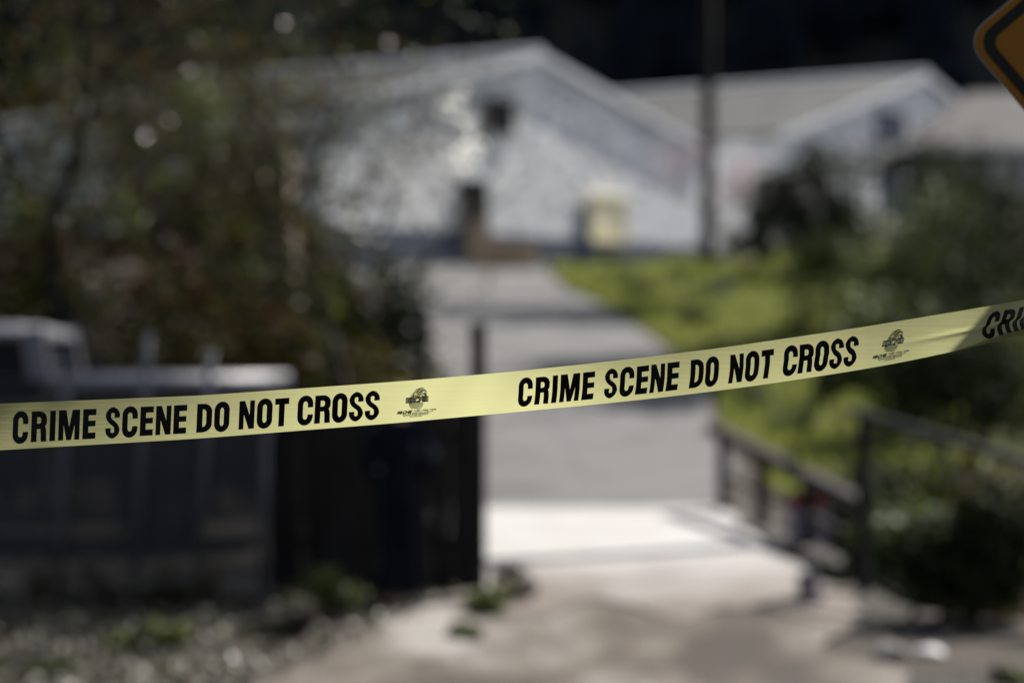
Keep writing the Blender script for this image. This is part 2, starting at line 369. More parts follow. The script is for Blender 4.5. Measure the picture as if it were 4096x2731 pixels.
# pale house far right
def house():
    d = 78; x0 = P(3660, 0, d).x; x1 = P(4650, 0, d).x; ze = P(0, 600, d).z; gz = 4.6; zr = P(0, 395, 84).z
    T = thing('house', ((x0 + x1) / 2, d, gz), 'low pale house with bright windows at the right edge, below the diamond sign', 'house')
    m = MB(); m.box(((x0 + x1) / 2, d + 4, (gz + ze) / 2), (x1 - x0, 8, ze - gz)); m.build('wall', M['bluegrey'], T)
    m = MB(); o = .5
    pr = [(x0 - o, d - o, ze - .05), (x0 + 2.5, d + 4.0, zr), (x0 - o, d + 8 + o, ze - .05)]
    e = [(x1 + o, d - o, ze - .05), (x1, d + 4.0, zr), (x1 + o, d + 8 + o, ze - .05)]
    m.face([pr[0], e[0], e[1], pr[1]]); m.face([pr[2], pr[1], e[1], e[2]]); m.face([pr[0], pr[1], pr[2]]); m.face([e[0], e[2], e[1]]); m.face([pr[0], pr[2], e[2], e[0]])
    m.build('roof', mat('pinkish_shingle', (.07, .066, .065), .9, [(.11, .10, .098)], 1), T)
    m = MB(); m.beam((x0 - o, d - o - .04, ze - .02), (x1 + o, d - o - .04, ze - .02), .06, .2); m.build('fascia', M['trim'], T)
    for px in (3740, 3850, 4010, 4140, 4280, 4420):
        xc = P(px, 0, d).x; fr = MB()
        for sx in (-.36, .36): fr.box((xc + sx, d - .04, ze - .85), (.08, .1, 1.2))
        for sz in (-.6, .6): fr.box((xc, d - .043, ze - .85 + sz), (.8, .1, .08))
        f = fr.build('window', M['trim'], T)
        p_ = MB(); p_.box((xc, d - .012, ze - .85), (.64, .05, 1.12)); p_.build('blind', M['trim'], f)
house()
# tan shed seen through the left trees
def shed():
    d = 46; x0 = P(760, 0, d).x; x1 = P(1150, 0, d).x; gz = G(x0, d) ; zt = P(0, 540, d).z
    T = thing('shed', ((x0 + x1) / 2, d, gz), 'tan shed half hidden behind the left trees', 'shed')
    m = MB(); m.box(((x0 + x1) / 2, d + 1.3, (gz - .3 + zt) / 2), (x1 - x0, 2.6, zt - gz + .3)); m.build('wall', M['tan_wall'], T)
    m = MB(); m.prism([(x0 - .2, d - .3, zt + .02), (x0 - .2, d + 2.9, zt + .02), (x0 - .2, d + 2.9, zt + .7)], 0, 0, (x1 - x0 + .4, 0, 0)); m.build('roof', M['roof'], T)
    m = MB(); m.box((lerp(x0, x1, .6), d - .03, (gz + zt) / 2 + .3), (.8, .06, .9)); m.build('window', M['dark_glass'], T)
shed()
# things in the farmyard
def lumber():
    m = MB(); rnd = random.Random(2); base = P(2020, 1050, 77); z0 = G(base.x, 77)
    for k in range(5):
        for j in range(5):
            L = rnd.uniform(1.3, 2.0); m.box((base.x + rnd.uniform(-.12, .12), 76.6 + j * .24, z0 + .09 + k * .17), (L, .2, .14), Matrix.Rotation(rnd.uniform(-.06, .06), 3, 'Z'))
    tag(m.build('lumber_stack', M['tan'], base=(base.x, 77, z0)), 'stack of tan timber at the foot of the middle barn', 'lumber')
lumber()
def crate(px, py0, py1, wpx, d, name, label, cat, m_):
    c = P(px, py1, d); z0 = G(c.x, d); zt = P(px, py0, d).z; wd = wpx / F * d; m = MB()
    n = 5
    for k in range(n):
        z = lerp(z0, zt, (k + .5) / n); m.box((c.x, d, z), (wd, wd * .6, (zt - z0) / n - .03))
    for sx in (-1, 1):
        for sy in (-1, 1): m.box((c.x + sx * wd * .52, d + sy * wd * .32, (z0 + zt) / 2), (.07, .07, zt - z0 + .04))
    return tag(m.build(name, M[m_], base=(c.x, d, z0)), label, cat)
crate(1915, 880, 1050, 75, 76.5, 'crate_stack', 'tan slatted crates stacked beside the dark barn door', 'crates', 'tan')
def cabinet():
    d = 76; c = P(2335, 1050, d); z0 = G(c.x, d); zt = P(0, 830, d).z
    T = thing('utility_cabinet', (c.x, d, z0), 'narrow blue-grey cabinet standing left of the cream barn door', 'cabinet')
    m = MB(); m.box((c.x, d, (z0 + zt) / 2), (.42, .35, zt - z0)); m.build('body', M['bluegrey'], T)
    m = MB(); m.box((c.x, d, zt + .03), (.5, .43, .06)); m.build('lid', M['navy_skirt'], T)
    m = MB(); m.box((c.x + .12, d - .19, (z0 + zt) / 2), (.03, .04, .14)); m.build('handle', M['galv'], T)
cabinet()
def barrel():
    d = 70; c = P(2958, 1100, d); z0 = G(c.x, d); zt = P(0, 980, d).z; h = zt - z0
    T = thing('barrel', (c.x, d, z0), 'pale cream barrel at the foot of the utility pole', 'barrel')
    m = MB(); pr = [(0, .34), (.04, .38), (.3, .40), (.33, .42), (.36, .40), (.64, .40), (.67, .42), (.7, .40), (.96, .38), (1, .34)]
    m.tube([(c.x, d, z0 + t * h) for t, r_ in pr], [r_ * 1.1 for t, r_ in pr], 20); m.build('body', M['barrel'], T, sm=True)
    m = MB(); m.tube([(c.x, d, z0 + h), (c.x, d, z0 + h + .05)], .40, 20); m.build('lid', M['barrel'], T)
barrel()
def pole():
    d = 68; c = P(2832, 1060, d); z0 = G(c.x, d)
    T = thing('utility_pole', (c.x, d, z0), 'tall dark wooden utility pole rising between the two barns', 'pole')
    m = MB(); m.tube([(c.x, d, z0 - .4), (c.x, d, z0 + 6), (c.x + .04, d, z0 + 12.5)], [.21, .185, .14], 12); m.build('pole', M['pole_wood'], T, sm=True)
    m = MB(); m.box((c.x, d, z0 + 11.8), (2.4, .1, .12)); m.build('cross_arm', M['pole_wood'], T)
    for q in (-1, -.5, .5, 1):
        m = MB(); m.tube([(c.x + q, d, z0 + 11.86), (c.x + q, d, z0 + 12.02)], [.05, .03], 8); m.build('insulator', M['galv'], T)
    m = MB(); m.tube([(c.x, d, z0 + 3.35), (c.x, d, z0 + 3.55)], .22, 12); m.build('collar_band', M['galv'], T)
pole()
def mailbox():
    d = 58; c = P(2915, 1170, d); z0 = G(c.x, d)
    T = thing('mailbox', (c.x, d, z0), 'blue-grey mailbox on a post in the sunlit grass', 'mailbox')
    m = MB(); m.tube([(c.x, d, z0 - .1), (c.x, d, c.z - .1)], .05, 8); m.build('post', M['grey_wood'], T)
    m = MB(); wd = .34; pr = []
    for k in range(9):
        a = math.pi * k / 8; pr.append((c.x - wd, d + .14 * math.cos(a), c.z + .04 + .14 * math.sin(a)))
    pr += [(c.x - wd, d - .14, c.z - .12), (c.x - wd, d + .14, c.z - .12)]
    m.prism(pr, 0, 0, (2 * wd, 0, 0)); m.build('box', M['bluegrey'], T)
    m = MB(); m.box((c.x + .1, d - .16, c.z + .1), (.04, .02, .2)); m.build('flag', M['red'], T)
mailbox()
# ------------------------------------------------------------------ trees and shrubs
def leaf(mb, c, size, rnd, nrm=None):
    if nrm is None: nrm = Vector((rnd.gauss(0, 1), rnd.gauss(0, 1), rnd.gauss(0, 1) + .5)).normalized()
    a = nrm.orthogonal().normalized(); a.rotate(Matrix.Rotation(rnd.uniform(0, 6.28), 3, nrm)); b = nrm.cross(a)
    s = size; c = Vector(c); k = nrm * (-s * .18)
    mb.face([c - a * s, c - b * s * .5 + k * .0, c + a * s + k, c + b * s * .5 + k * .0])
def tree(name, x, y, h, spread, label, cat, leaves=2500, lm='leaf_mid', lsize=.05, seed=1, lean=(0, 0), r0=.14, clumps=None, group=None, depth=5,
         start=.25, twigs=True, fork=2, jit=.35, cr=.35, z=None, crown_h=None, trunk_parts=True, flat=1):
    rnd = random.Random(seed); z0 = G(x, y) if z is None else z
    T = thing(name, (x, y, z0), label, cat, group); tk = MB(); tw = MB(); tips = []
    def br(p, d, L, r, lv):
        n = 4; pts = [p]; rr = [r]
        for k in range(n):
            d = (d + Vector((rnd.gauss(0, 1), rnd.gauss(0, 1) * flat, rnd.gauss(0, .6))) * jit * .35).normalized()
            p = p + d * L / n; pts.append(p); rr.append(r * (1 - .45 * (k + 1) / n))
        (tk if lv < 1 else tw).tube(pts, rr, 8 if lv < 2 else 4, False)
        if lv >= depth - 2: tips.extend(pts[1:])
        if lv >= depth: return
        nb = fork + (1 if rnd.random() < .45 else 0) + (1 if lv >= 2 else 0)
        for i in range(nb):
            q = pts[-1] if i == 0 else pts[rnd.choice((2, 3, 4))]
            nd = (d + Vector((rnd.gauss(0, 1) * spread, rnd.gauss(0, 1) * spread * flat, rnd.gauss(.15, .45)))).normalized()
            br(q, nd, L * rnd.uniform(.62, .85), rr[-1] * rnd.uniform(.65, .9), lv + 1)
    br(Vector((x, y, z0 - .1)), Vector((lean[0], lean[1], 1)).normalized(), h * .38, r0, 0)
    tk.build('trunk', M['bark'], T, sm=True)
    tw.build('branches', M['twig'], T)
    if leaves:
        lf = MB()
        for i in range(leaves):
            q = rnd.choice(tips); c = q + Vector((rnd.gauss(0, 1), rnd.gauss(0, 1), rnd.gauss(0, 1))) * cr * .6
            leaf(lf, c, lsize * rnd.uniform(.6, 1.4), rnd)
        lf.build('crown', M[lm], T)
    return T
def shrub(name, x, y, w_, h, label, cat='shrub', n=2500, lm='leaf_dark', lsize=.06, seed=1, dy=None, group=None, clump=9, z=None, lo=.0, gapped=.22, stems=7):
    rnd = random.Random(seed); z0 = G(x, y) if z is None else z; dy = dy or w_ * .8
    T = thing(name, (x, y, z0), label, cat, group)
    st = MB(); cl = []
    for k in range(clump):
        a = rnd.uniform(0, 6.28); q = math.sqrt(rnd.random()) * .7
        hh = rnd.uniform(.25, .85) * (1 - .35 * q)
        cl.append((Vector((x + math.cos(a) * q * w_ / 2, y + math.sin(a) * q * dy / 2, z0 + lo + hh * (h - lo))), rnd.uniform(.6, 1.25) * gapped * min(w_, h)))
    for k in range(stems):
        c = rnd.choice(cl)[0]; b = Vector((x + rnd.gauss(0, .12) * w_, y + rnd.gauss(0, .1) * dy, z0 - .05))
        mid = (b + c) / 2 + Vector((rnd.gauss(0, .1), rnd.gauss(0, .1), .1)); st.tube([b, mid, c, c + (c - mid) * .5], [.03, .022, .014, .006], 5, False)
    st.build('stems', M['twig'], T)
    lf = MB()
    for i in range(n):
        c, r_ = rnd.choice(cl); v = Vector((rnd.gauss(0, 1), rnd.gauss(0, 1), rnd.gauss(0, 1))).normalized() * r_ * (rnd.random() ** .4) * 1.2
        p = c + v
        p.z = max(p.z, G(p.x, p.y) + .03) if z is None else max(p.z, z0)
        leaf(lf, p, lsize * rnd.uniform(.6, 1.4), rnd, (v.normalized() * .8 + Vector((rnd.gauss(0, .6), rnd.gauss(0, .6), rnd.gauss(0, .6) + .3))).normalized())
    lf.build('foliage', M[lm], T)
    return T
def X(px, d): return (px - 2048) / F * d
# left trees
tree('tree', X(560, 27), 27, 7.5, .75, 'bare dark forked tree with a thick trunk behind the pickup truck', 'tree', 900, 'leaf_autumn', .055, 11, (-.10, 0), .19, jit=.5, cr=.3)
VINE = tree('tree', X(700, 29), 29, 7.2, .8, 'leafy vine-hung tree with yellow-green leaves left of the barn', 'tree', 2600, 'leaf_autumn', .06, 12, (.05, 0), .10, jit=.6, cr=.5)
tree('tree', X(820, 31), 31, 7.4, .8, 'brown leafless tree behind the vine-hung tree', 'tree', 900, 'leaf_autumn', .05, 63, (0, 0), .10, jit=.6, cr=.4, depth=6)
tree('tree', X(60, 28), 28, 7.6, .8, 'brown bare tree with rusty leaves above the truck cab', 'tree', 1100, 'leaf_autumn', .05, 64, (0, 0), .12, jit=.6, cr=.4, depth=6)
tree('tree', X(1190, 30), 30, 6.8, .8, 'dense leafless tree screening the left end of the middle barn', 'tree', 700, 'leaf_dark', .05, 61, (0, 0), .10, jit=.6, cr=.4, depth=6)
tree('tree', X(1400, 32), 32, 6.4, .7, 'dark bare tree just left of the slim tree', 'tree', 400, 'leaf_dark', .05, 62, (-.08, 0), .08, jit=.6, cr=.4, depth=6)
SLIM = tree('tree', X(1470, 26), 26, 6.2, .55, 'slim bare tree standing in front of the barn roof', 'tree', 380, 'leaf_shiny', .035, 13, (-.03, 0), .075, jit=.4, cr=.25)
glint = MB(); rg = random.Random(6)
for gx, gy, n_, sp, sz in ((1820, 455, 13, 38, .05), (1858, 612, 26, 34, .052), (1560, 685, 1, 0, .05), (1412, 882, 1, 0, .05), (1448, 945, 1, 0, .045), (1525, 962, 1, 0, .03), (1340, 160, 1, 0, .03),
                      (1590, 640, 1, 5, .03), (1500, 560, 2, 30, .03), (1570, 880, 2, 40, .025)):
    for _ in range(n_):
        c = P(gx + rg.gauss(0, 1) * sp, gy + rg.gauss(0, 1) * sp, 26 + rg.uniform(-.5, .5)); hv = (SUN + (Vector((0, 0, CZ)) - c).normalized()).normalized()
        leaf(glint, c, sz * 1.6, rg, (hv + Vector((rg.gauss(0, .02), rg.gauss(0, .02), rg.gauss(0, .02)))).normalized())
glint.build('glossy_leaves', M['leaf_shiny'], SLIM)
tree('tree', X(150, 30), 30, 8, .8, 'tangled bare tree at the left edge of the photo', 'tree', 1500, 'leaf_autumn', .055, 14, (.05, 0), .13, jit=.55, cr=.4)
tree('tree', X(1050, 33), 33, 8, .7, 'thin twiggy tree in front of the tan shed', 'tree', 1000, 'leaf_mid', .05, 15, (0, 0), .11, jit=.5, cr=.4)
tree('tree', X(1180, 42), 42, 11, .8, 'tall bare brown tree reaching over the left end of the barn roof', 'tree', 500, 'leaf_autumn', .07, 16, (0, 0), .2, jit=.5, cr=.5, depth=6)
tree('tree', X(350, 44), 44, 12, .8, 'tall bare brown tree at the top left above the leafy trees', 'tree', 500, 'leaf_autumn', .07, 17, (0, 0), .22, jit=.5, cr=.5, depth=6)
hedge = [(120, 27.5, 3.0, 3.6, 21, 'ivy bush with dull green leaves behind the truck cab'), (620, 28, 2.6, 3.3, 22, 'bush with orange and green leaves above the truck bed'),
         (980, 28.5, 2.4, 3.1, 23, 'rust and green bush behind the rear of the truck bed'), (1320, 28, 2.2, 2.6, 24, 'olive green bush left of the slim bare tree'),
         (1620, 27.5, 1.6, 2.2, 25, 'small brown twiggy bush behind the standing person'), (420, 36, 5, 6.2, 26, 'tall dark thicket behind the forked tree'),
         (860, 36, 4, 4.8, 27, 'dark thicket under the tan shed'), (1480, 31, 2.0, 3.6, 29, 'brown bush screening the near end of the left road edge'), (1130, 31, 2.2, 3.6, 30, 'dark bush under the bare tree, right of the truck'), (-150, 34, 5, 6.5, 28, 'tall dark thicket cut by the left edge of the photo')]
for px, d, w_, h, sd, lb in hedge:
    shrub('bush', X(px, d), d, w_, h, lb, 'bush', 2600 if d < 30 else 3200, 'leaf_autumn' if d < 30 else 'leaf_dark', .055 if d < 30 else .08, sd, dy=1.6, group='bushes behind the left fence', clump=14, gapped=.2)
shrub('bush', X(930, 34), 34, 2.4, 2.0, 'bright lime green bush high behind the left trees', 'bush', 1400, 'leaf_lime', .07, 31, dy=1.2, z=G(0, 34) + 2.2, stems=0) if 0 else None
vines = [('leaf_lime', [(780, 380, 90), (840, 520, 110), (490, 830, 60), (650, 720, 45), (530, 900, 50), (1300, 1180, 70), (280, 1190, 50), (160, 1130, 60), (950, 960, 60), (1000, 1080, 45), (820, 1230, 45), (100, 860, 60)]),
         ('rust_leaf', [(560, 1150, 60), (450, 1010, 50), (730, 1050, 60), (800, 1180, 60), (1090, 1260, 50), (960, 980, 40)]),
         ('leaf_autumn', [(300, 620, 160), (200, 900, 200), (600, 480, 200), (900, 800, 220), (700, 1250, 200), (1150, 1100, 200), (250, 1250, 160), (1350, 950, 150)])]
for mt_, cl_ in vines:
    rv = random.Random(len(cl_)); m = MB()
    for px, py, rr in cl_:
        c = P(px, py, 27.6)
        for k in range(int(rr * 2.2)):
            o_ = Vector((rv.gauss(0, 1), rv.gauss(0, .8), rv.gauss(0, 1))) * rr / F * 27.6 * .6; leaf(m, c + o_, rv.uniform(.03, .06), rv)
    m.build('vine_leaves', M[mt_], VINE)
# tall trees added to cast shade on verge and road, crowns out of view
def shade_tree(x, y, box, label, seed, n=9000, nb=40, zc=(10.8, 13.2), ls=(.06, .13), sg=.5):
    rnd = random.Random(seed); z0 = G(x, y); zt = zc[0]
    T = thing('tree', (x, y, z0), label, 'tree'); cx, cy = (box[0] + box[1]) / 2, (box[2] + box[3]) / 2
    e = Vector((lerp(x, cx, .55), lerp(y, cy, .55), zt))
    m = MB(); m.tube([(x, y, z0 - .3), (x - .1, y, z0 + (zt - z0) * .4), (lerp(x, e.x, .45), lerp(y, e.y, .45), z0 + (zt - z0) * .75), e], [.34, .28, .22, .12], 10); m.build('trunk', M['bark'], T, sm=True)
    tips = []; m = MB()
    for k in range(nb):
        a = e.lerp(Vector((lerp(x, e.x, .45), lerp(y, e.y, .45), z0 + (zt - z0) * .75)), rnd.random() * .6); b = Vector((rnd.uniform(box[0], box[1]), rnd.uniform(box[2], box[3]), rnd.uniform(*zc))); mid = (a + b) / 2 + Vector((0, 0, rnd.uniform(.2, .9)))
        m.tube([a, mid, b], [.07, .045, .015], 5, False); tips += [mid.lerp(b, q) for q in (.3, .6, .85, 1, 1.1)]
    m.build('branches', M['twig'], T); m = MB()
    for k in range(n):
        q = rnd.choice(tips); leaf(m, q + Vector((rnd.gauss(0, sg), rnd.gauss(0, sg), rnd.gauss(0, sg * .7))), rnd.uniform(*ls), rnd)
    m.build('crown', M['leaf_dark'], T)
shade_tree(8.2, 28., (.8, 5.2, 25.6, 29.2), 'tall leaning tree added for shade, its crown unseen above the wooden rail', 4)
shade_tree(13.5, 51., (7.4, 10.6, 47.3, 53.5), 'tall leaning tree added for shade beside the grass bank, its crown out of view', 5, 14000, 44, (11.5, 14), (.08, .16), .4)
shade_tree(17, 65., (5.2, 9.8, 62, 67), 'tall leaning tree added for shade near the low house, its crown out of view', 6, 5000, 22, (13.5, 16), (.08, .16), .35)
# right side vegetation
shrub('tree', X(3260, 62), 62, 4.3, 4.5, 'broad loose evergreen tree in front of the right barn', 'tree', 5200, 'leaf_olive', .09, 41, dy=2.4, clump=22, gapped=.145, stems=18)
shrub('shrub', X(3020, 64), 64, 1.6, 2.6, 'small dark shrub between the utility pole and the round evergreen', 'shrub', 1400, 'leaf_dark', .08, 42, z=None)
tree('tree', X(3700, 60), 60, 2.5, .5, 'thin grey-green tree below the right barn window', 'tree', 1700, 'leaf_dark', .07, 43, (0, 0), .10, cr=.5)
tree('tree', X(3960, 52), 52, 2.3, .7, 'loose grey-green tree in front of the low house', 'tree', 1800, 'leaf_dark', .07, 44, (0, 0), .10, cr=.6)
tree('cherry_tree', X(2850, 67), 67, 3.4, .5, 'pale pink blossoming tree around the foot of the utility pole', 'blossom tree', 2000, 'blossom', .05, 45, (0, 0), .07, cr=.35)
patches = [(2560, 1190, 63, 1.3, .5), (2800, 1270, 52, 1.2, .55), (2460, 1120, 70, 1.4, .5), (3180, 1390, 46, 1.2, .4), (3040, 1620, 38, .9, .4), (3190, 1770, 34.5, .9, .5), (3360, 1650, 37, 1.0, .5), (3330, 1500, 41, .9, .4)]
for i, (px, py, d, w_, h) in enumerate(patches):
    shrub('ground_plant', X(px, d), d, w_, h, ['low dark leafy clump at the tip of the grass verge by the road bend', 'low clump below the mailbox', 'small leafy clump at the far end of the grass', 'wide low clump at the foot of the dark bank shrubs',
          'small green clump just above the wooden rail', 'green clump touching the wooden rail from behind', 'bushy green clump between rail and bank', 'green clump under the right part of the tape'][i], 'plant', 1100, 'leaf_mid' if i != 3 else 'leaf_dark', .05, 120 + i, group='leafy clumps in the roadside grass', clump=9, gapped=.3, stems=3)
right = [(3400, 47, 2.8, 2.2, 51, 'leaf_mid', 'green shrub on the bank behind the sunlit grass'), (3650, 44, 4.0, 3.2, 52, 'leaf_mid', 'green shrub on the bank, tallest of those right of the road'),
         (4000, 40, 4.0, 3.8, 53, 'leaf_dark', 'dark shrub against the right edge below the low house'), (3640, 33, 2.2, 2.4, 54, 'leaf_mid', 'leafy green shrub just above the right-hand tape end'),
         (3900, 30, 3.2, 3.4, 55, 'leaf_dark', 'dark shrub behind the right end of the tape'), (3720, 25, 3.0, 2.7, 56, 'leaf_dark', 'dark shrub beyond the end of the wooden rail'),
         (4080, 22, 3.0, 2.8, 57, 'leaf_autumn', 'dark bush with rust and olive leaves under the grey pipe'), (3560, 23.5, 1.7, 1.5, 65, 'leaf_dark', 'dark tangled shrub swallowing the end of the wooden rail'), (3620, 21, 1.2, 1.2, 58, 'leaf_mid', 'low green shrub beside the wooden rail end'),
         (3900, 18.6, 1.5, 1.2, 59, 'leaf_dark', 'low black-green shrub on the ground at the right edge'), (3420, 37, 1.6, 1.0, 60, 'leaf_mid', 'low green shrub beyond the wooden rail')]
for px, d, w_, h, sd, lm, lb in right:
    shrub('shrub', X(px, d), d, w_, h, lb, 'shrub', 3600, lm, .07 if d > 28 else .05, sd, dy=w_ * .7, group='shrubs right of the road', clump=15, gapped=.22)
# ------------------------------------------------------------------ left fence, truck, person
def fence():
    d = 19.3; T = thing('wire_fence', (X(500, d), d, G(X(500, d), d)), 'chain-link fence with leaning steel posts in front of the pickup truck', 'fence')
    posts = [(-380, -330, 1500), (-60, -110, 1500), (262, 235, 1560), (592, 525, 1335), (845, 782, 1400), (1072, 1040, 1520)]
    for a, b, tp in posts:
        t = P(a, tp, d); q = P(b, 2400, d); q.z = G(q.x, d) - .1
        m = MB(); m.tube([q, t], .033, 10); m.build('post', M['galv'], T, sm=True)
    m = MB(); x0 = X(-600, d); x1 = X(1085, d); z0 = .0; z1 = P(0, 1600, d).z
    s = .075; n = int((x1 - x0) / s); H_ = z1 - z0; k = -int(H_ / s)
    while k < n:
        a = x0 + k * s
        for sg in (1, -1):
            if sg == 1: p0 = (a, z0); p1 = (a + H_, z1)
            else: p0 = (a, z1); p1 = (a + H_, z0)
            (ax, az_), (bx, bz) = p0, p1
            if ax < x0: t = (x0 - ax) / (bx - ax); az_ = lerp(az_, bz, t); ax = x0
            if bx > x1: t = (x1 - ax) / (bx - ax); bz = lerp(az_, bz, t); bx = x1
            if bx > ax: m.tube([(ax, d - .04 + .004 * sg, az_), (bx, d - .04 + .004 * sg, bz)], .0022, 3, False)
        k += 1
    m.build('wire_mesh', M['wire'], T)
    m = MB(); A = []; B = []
    for k in range(60):
        x_ = lerp(x0, x1, k / 59); yy = d + .05 + .012 * math.sin(k * 1.9); A.append((x_, yy, P(0, 1592, d).z)); B.append((x_, yy, .12))
    m.strip(A, B); m.build('shade_screen', M['screen'], T, sm=True)
fence()
def boards():
    rnd = random.Random(3); d = 19.7
    T = thing('board_fence', (X(1500, d), d, G(X(1500, d), d)), 'very dark wooden board fence between the wire fence and the road', 'fence')
    x = X(1075, d); k = 0
    while x < X(1870, d):
        wd = rnd.uniform(.12, .17); zt = P(0, rnd.uniform(1545, 1600), d).z; zb = G(x, d) - .05
        m = MB(); m.box((x + wd / 2, d + rnd.uniform(-.01, .01), (zt + zb) / 2), (wd - .002, .025, zt - zb), Matrix.Rotation(rnd.uniform(-.002, .002), 3, 'Y'))
        m.build('board', M['dark_wood'], T); x += wd; k += 1
    for z in (.35, 1.25):
        m = MB(); m.box((X(1475, d), d + .06, z), (X(1870, d) - X(1075, d), .06, .09)); m.build('rail', M['dark_wood'], T)
boards()
def gate_posts():
    for px, top, wpx, d, lb in ((1913, 1305, 62, 19.4, 'tall square dark gate post at the left side of the road'), (1690, 1235, 36, 20.4, 'thin dark post rising behind the board fence')):
        x = X(px, d); wd = wpx / F * d; z1 = P(0, top, d).z; z0 = G(x, d)
        T = thing('gate_post', (x, d, z0), lb, 'post')
        m = MB(); m.box((x, d, (z1 + z0 - .2) / 2), (wd, wd, z1 - z0 + .2)); m.build('shaft', M['dark_wood'], T)
        m = MB(); m.box((x, d, z1 + .015), (wd * 1.12, wd * 1.12, .03)); m.build('cap', M['dark_wood'], T)
gate_posts()
def panel():
    # pale sheet leaning on top of the board fence
    m = MB(); a = P(1610, 1735, 19.55); b = P(1745, 1830, 19.55)
    m.beam(a, b, .02, .13); tag(m.build('leaning_plank', M['bluegrey'], base=a), 'short pale plank fixed aslant on the dark fence behind the person', 'plank')
panel()
def truck():
    d0, d1 = 23.2, 25.1; zg = G(-4, 24)
    T = thing('pickup_truck', (-4.9, 24.1, zg), 'silver-grey pickup truck parked behind the wire fence', 'pickup truck')
    xr = X(1085, d0); xc = X(190, d0); zr = P(0, 1512, d0).z; zf = P(0, 1290, d0).z; w_ = d1 - d0
    zb = zg + .55
    body = MB()
    # lower cab body and hood
    def pr(pts, y0=d0, yy=w_): body.prism([(x, y0, z) for x, z in pts], 0, 0, (0, yy, 0))
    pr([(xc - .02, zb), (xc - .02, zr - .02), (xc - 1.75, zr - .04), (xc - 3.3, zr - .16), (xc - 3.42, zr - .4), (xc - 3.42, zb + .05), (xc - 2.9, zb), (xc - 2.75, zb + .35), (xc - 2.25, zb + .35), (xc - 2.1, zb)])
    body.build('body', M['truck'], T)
    # cab upper: pillars and roof
    r0, r1 = d0 + .08, d1 - .08
    rear = xc - .05; 
    for y in (r0, r1):
        m = MB(); m.beam((rear - .03, y, zr - .03), (rear - .12, y + (.04 if y == r0 else -.04), zf - .06), .08, .22, up=Vector((1, 0, 0))); m.build('pillar', M['truck_lit'], T)
        m = MB(); m.beam((xc - 1.75, y, zr - .05), (xc - 1.25, y + (.04 if y == r0 else -.04), zf - .08), .07, .08, up=Vector((1, 0, 0))); m.build('pillar', M['truck_lit'], T)
        m = MB(); m.beam((xc - .95, y, zr - .05), (xc - .93, y + (.04 if y == r0 else -.04), zf - .08), .06, .10, up=Vector((1, 0, 0))); m.build('pillar', M['truck_lit'], T)
    m = MB(); n = 6
    for i in range(n):
        for j in range(n):
            def q(i, j):
                u, v = i / n, j / n; return (lerp(xc - 1.35, rear + .0, u), lerp(r0 + .03, r1 - .03, v), zf - .09 + .09 * (1 - (2 * u - 1) ** 4) * (1 - (2 * v - 1) ** 4))
            m.face([q(i, j), q(i + 1, j), q(i + 1, j + 1), q(i, j + 1)])
    m.box(((xc - 1.35 + rear) / 2, (r0 + r1) / 2, zf - .12), (rear - xc + 1.35, r1 - r0, .07)); m.build('roof', M['truck_lit'], T)
    for nm, pts in (('side_window', [(xc - 1.68, r0 + .03, zr), (xc - .99, r0 + .03, zr), (xc - .97, r0 + .06, zf - .14), (xc - 1.28, r0 + .06, zf - .14)]),
                    ('side_window', [(xc - .9, r0 + .03, zr), (rear - .14, r0 + .03, zr), (rear - .2, r0 + .06, zf - .14), (xc - .9, r0 + .06, zf - .14)]),
                    ('rear_window', [(rear - .02, r0 + .12, zr), (rear - .02, r1 - .12, zr), (rear - .1, r1 - .16, zf - .15), (rear - .1, r0 + .16, zf - .15)]),
                    ('windscreen', [(xc - 1.74, r0 + .06, zr - .02), (xc - 1.74, r1 - .06, zr - .02), (xc - 1.30, r1 - .1, zf - .14), (xc - 1.30, r0 + .1, zf - .14)])):
        m = MB(); m.face(pts); m.build(nm, M['dark_glass'], T)
    bed = MB()
    for y in (d0 + .02, d1 - .02): bed.box(((xr + xc) / 2 + .02, y, (zr + zb) / 2 + .05), (xr - xc - .04, .06, zr - zb - .1))
    bed.box((xr - .03, (d0 + d1) / 2, (zr + zb) / 2 + .03), (.05, w_ - .12, zr - zb - .12)); bed.box(((xr + xc) / 2, (d0 + d1) / 2, zb + .1), (xr - xc - .1, w_ - .14, .05))
    bd = bed.build('bed', M['truck'], T)
    for y in (d0 + .02, d1 - .02):
        m = MB(); m.tube([(xc + .05, y, zr - .06), (xr, y, zr - .06)], .09, 14); m.build('bed_rail', M['truck_lit'], bd, sm=True)
    m = MB(); m.box((xr + .08, (d0 + d1) / 2, zb + .08), (.12, w_, .16)); m.build('rear_bumper', M['chrome'], T)
    m = MB(); m.box((xr + .01, d0 + .12, zr - .3), (.04, .14, .3)); m.build('tail_light', M['red'], T)
    for x in (xc + 1.05, xc - 2.5):
        for y in (d0 + .14, d1 - .14):
            c = Vector((x, y, zg + .38)); t = MB(); t.tube([c + Vector((0, -.13, 0)), c + Vector((0, -.10, 0)), c + Vector((0, .10, 0)), c + Vector((0, .13, 0))], [.32, .38, .38, .32], 24)
            wh = t.build('wheel', M['rubber'], T, sm=False)
            t = MB(); t.tube([c + Vector((0, -.14, 0)), c + Vector((0, .14, 0))], .2, 16); t.build('rim', M['truck'], wh)
    m = MB(); m.box((xc - 1.0, d0 - .01, zr - .22), (.16, .03, .04)); m.build('door_handle', M['chrome'], T)
    m = MB(); m.box((xc - 1.55, d0 - .12, zr + .08), (.1, .16, .2)); m.build('side_mirror', M['rubber'], T)
truck()
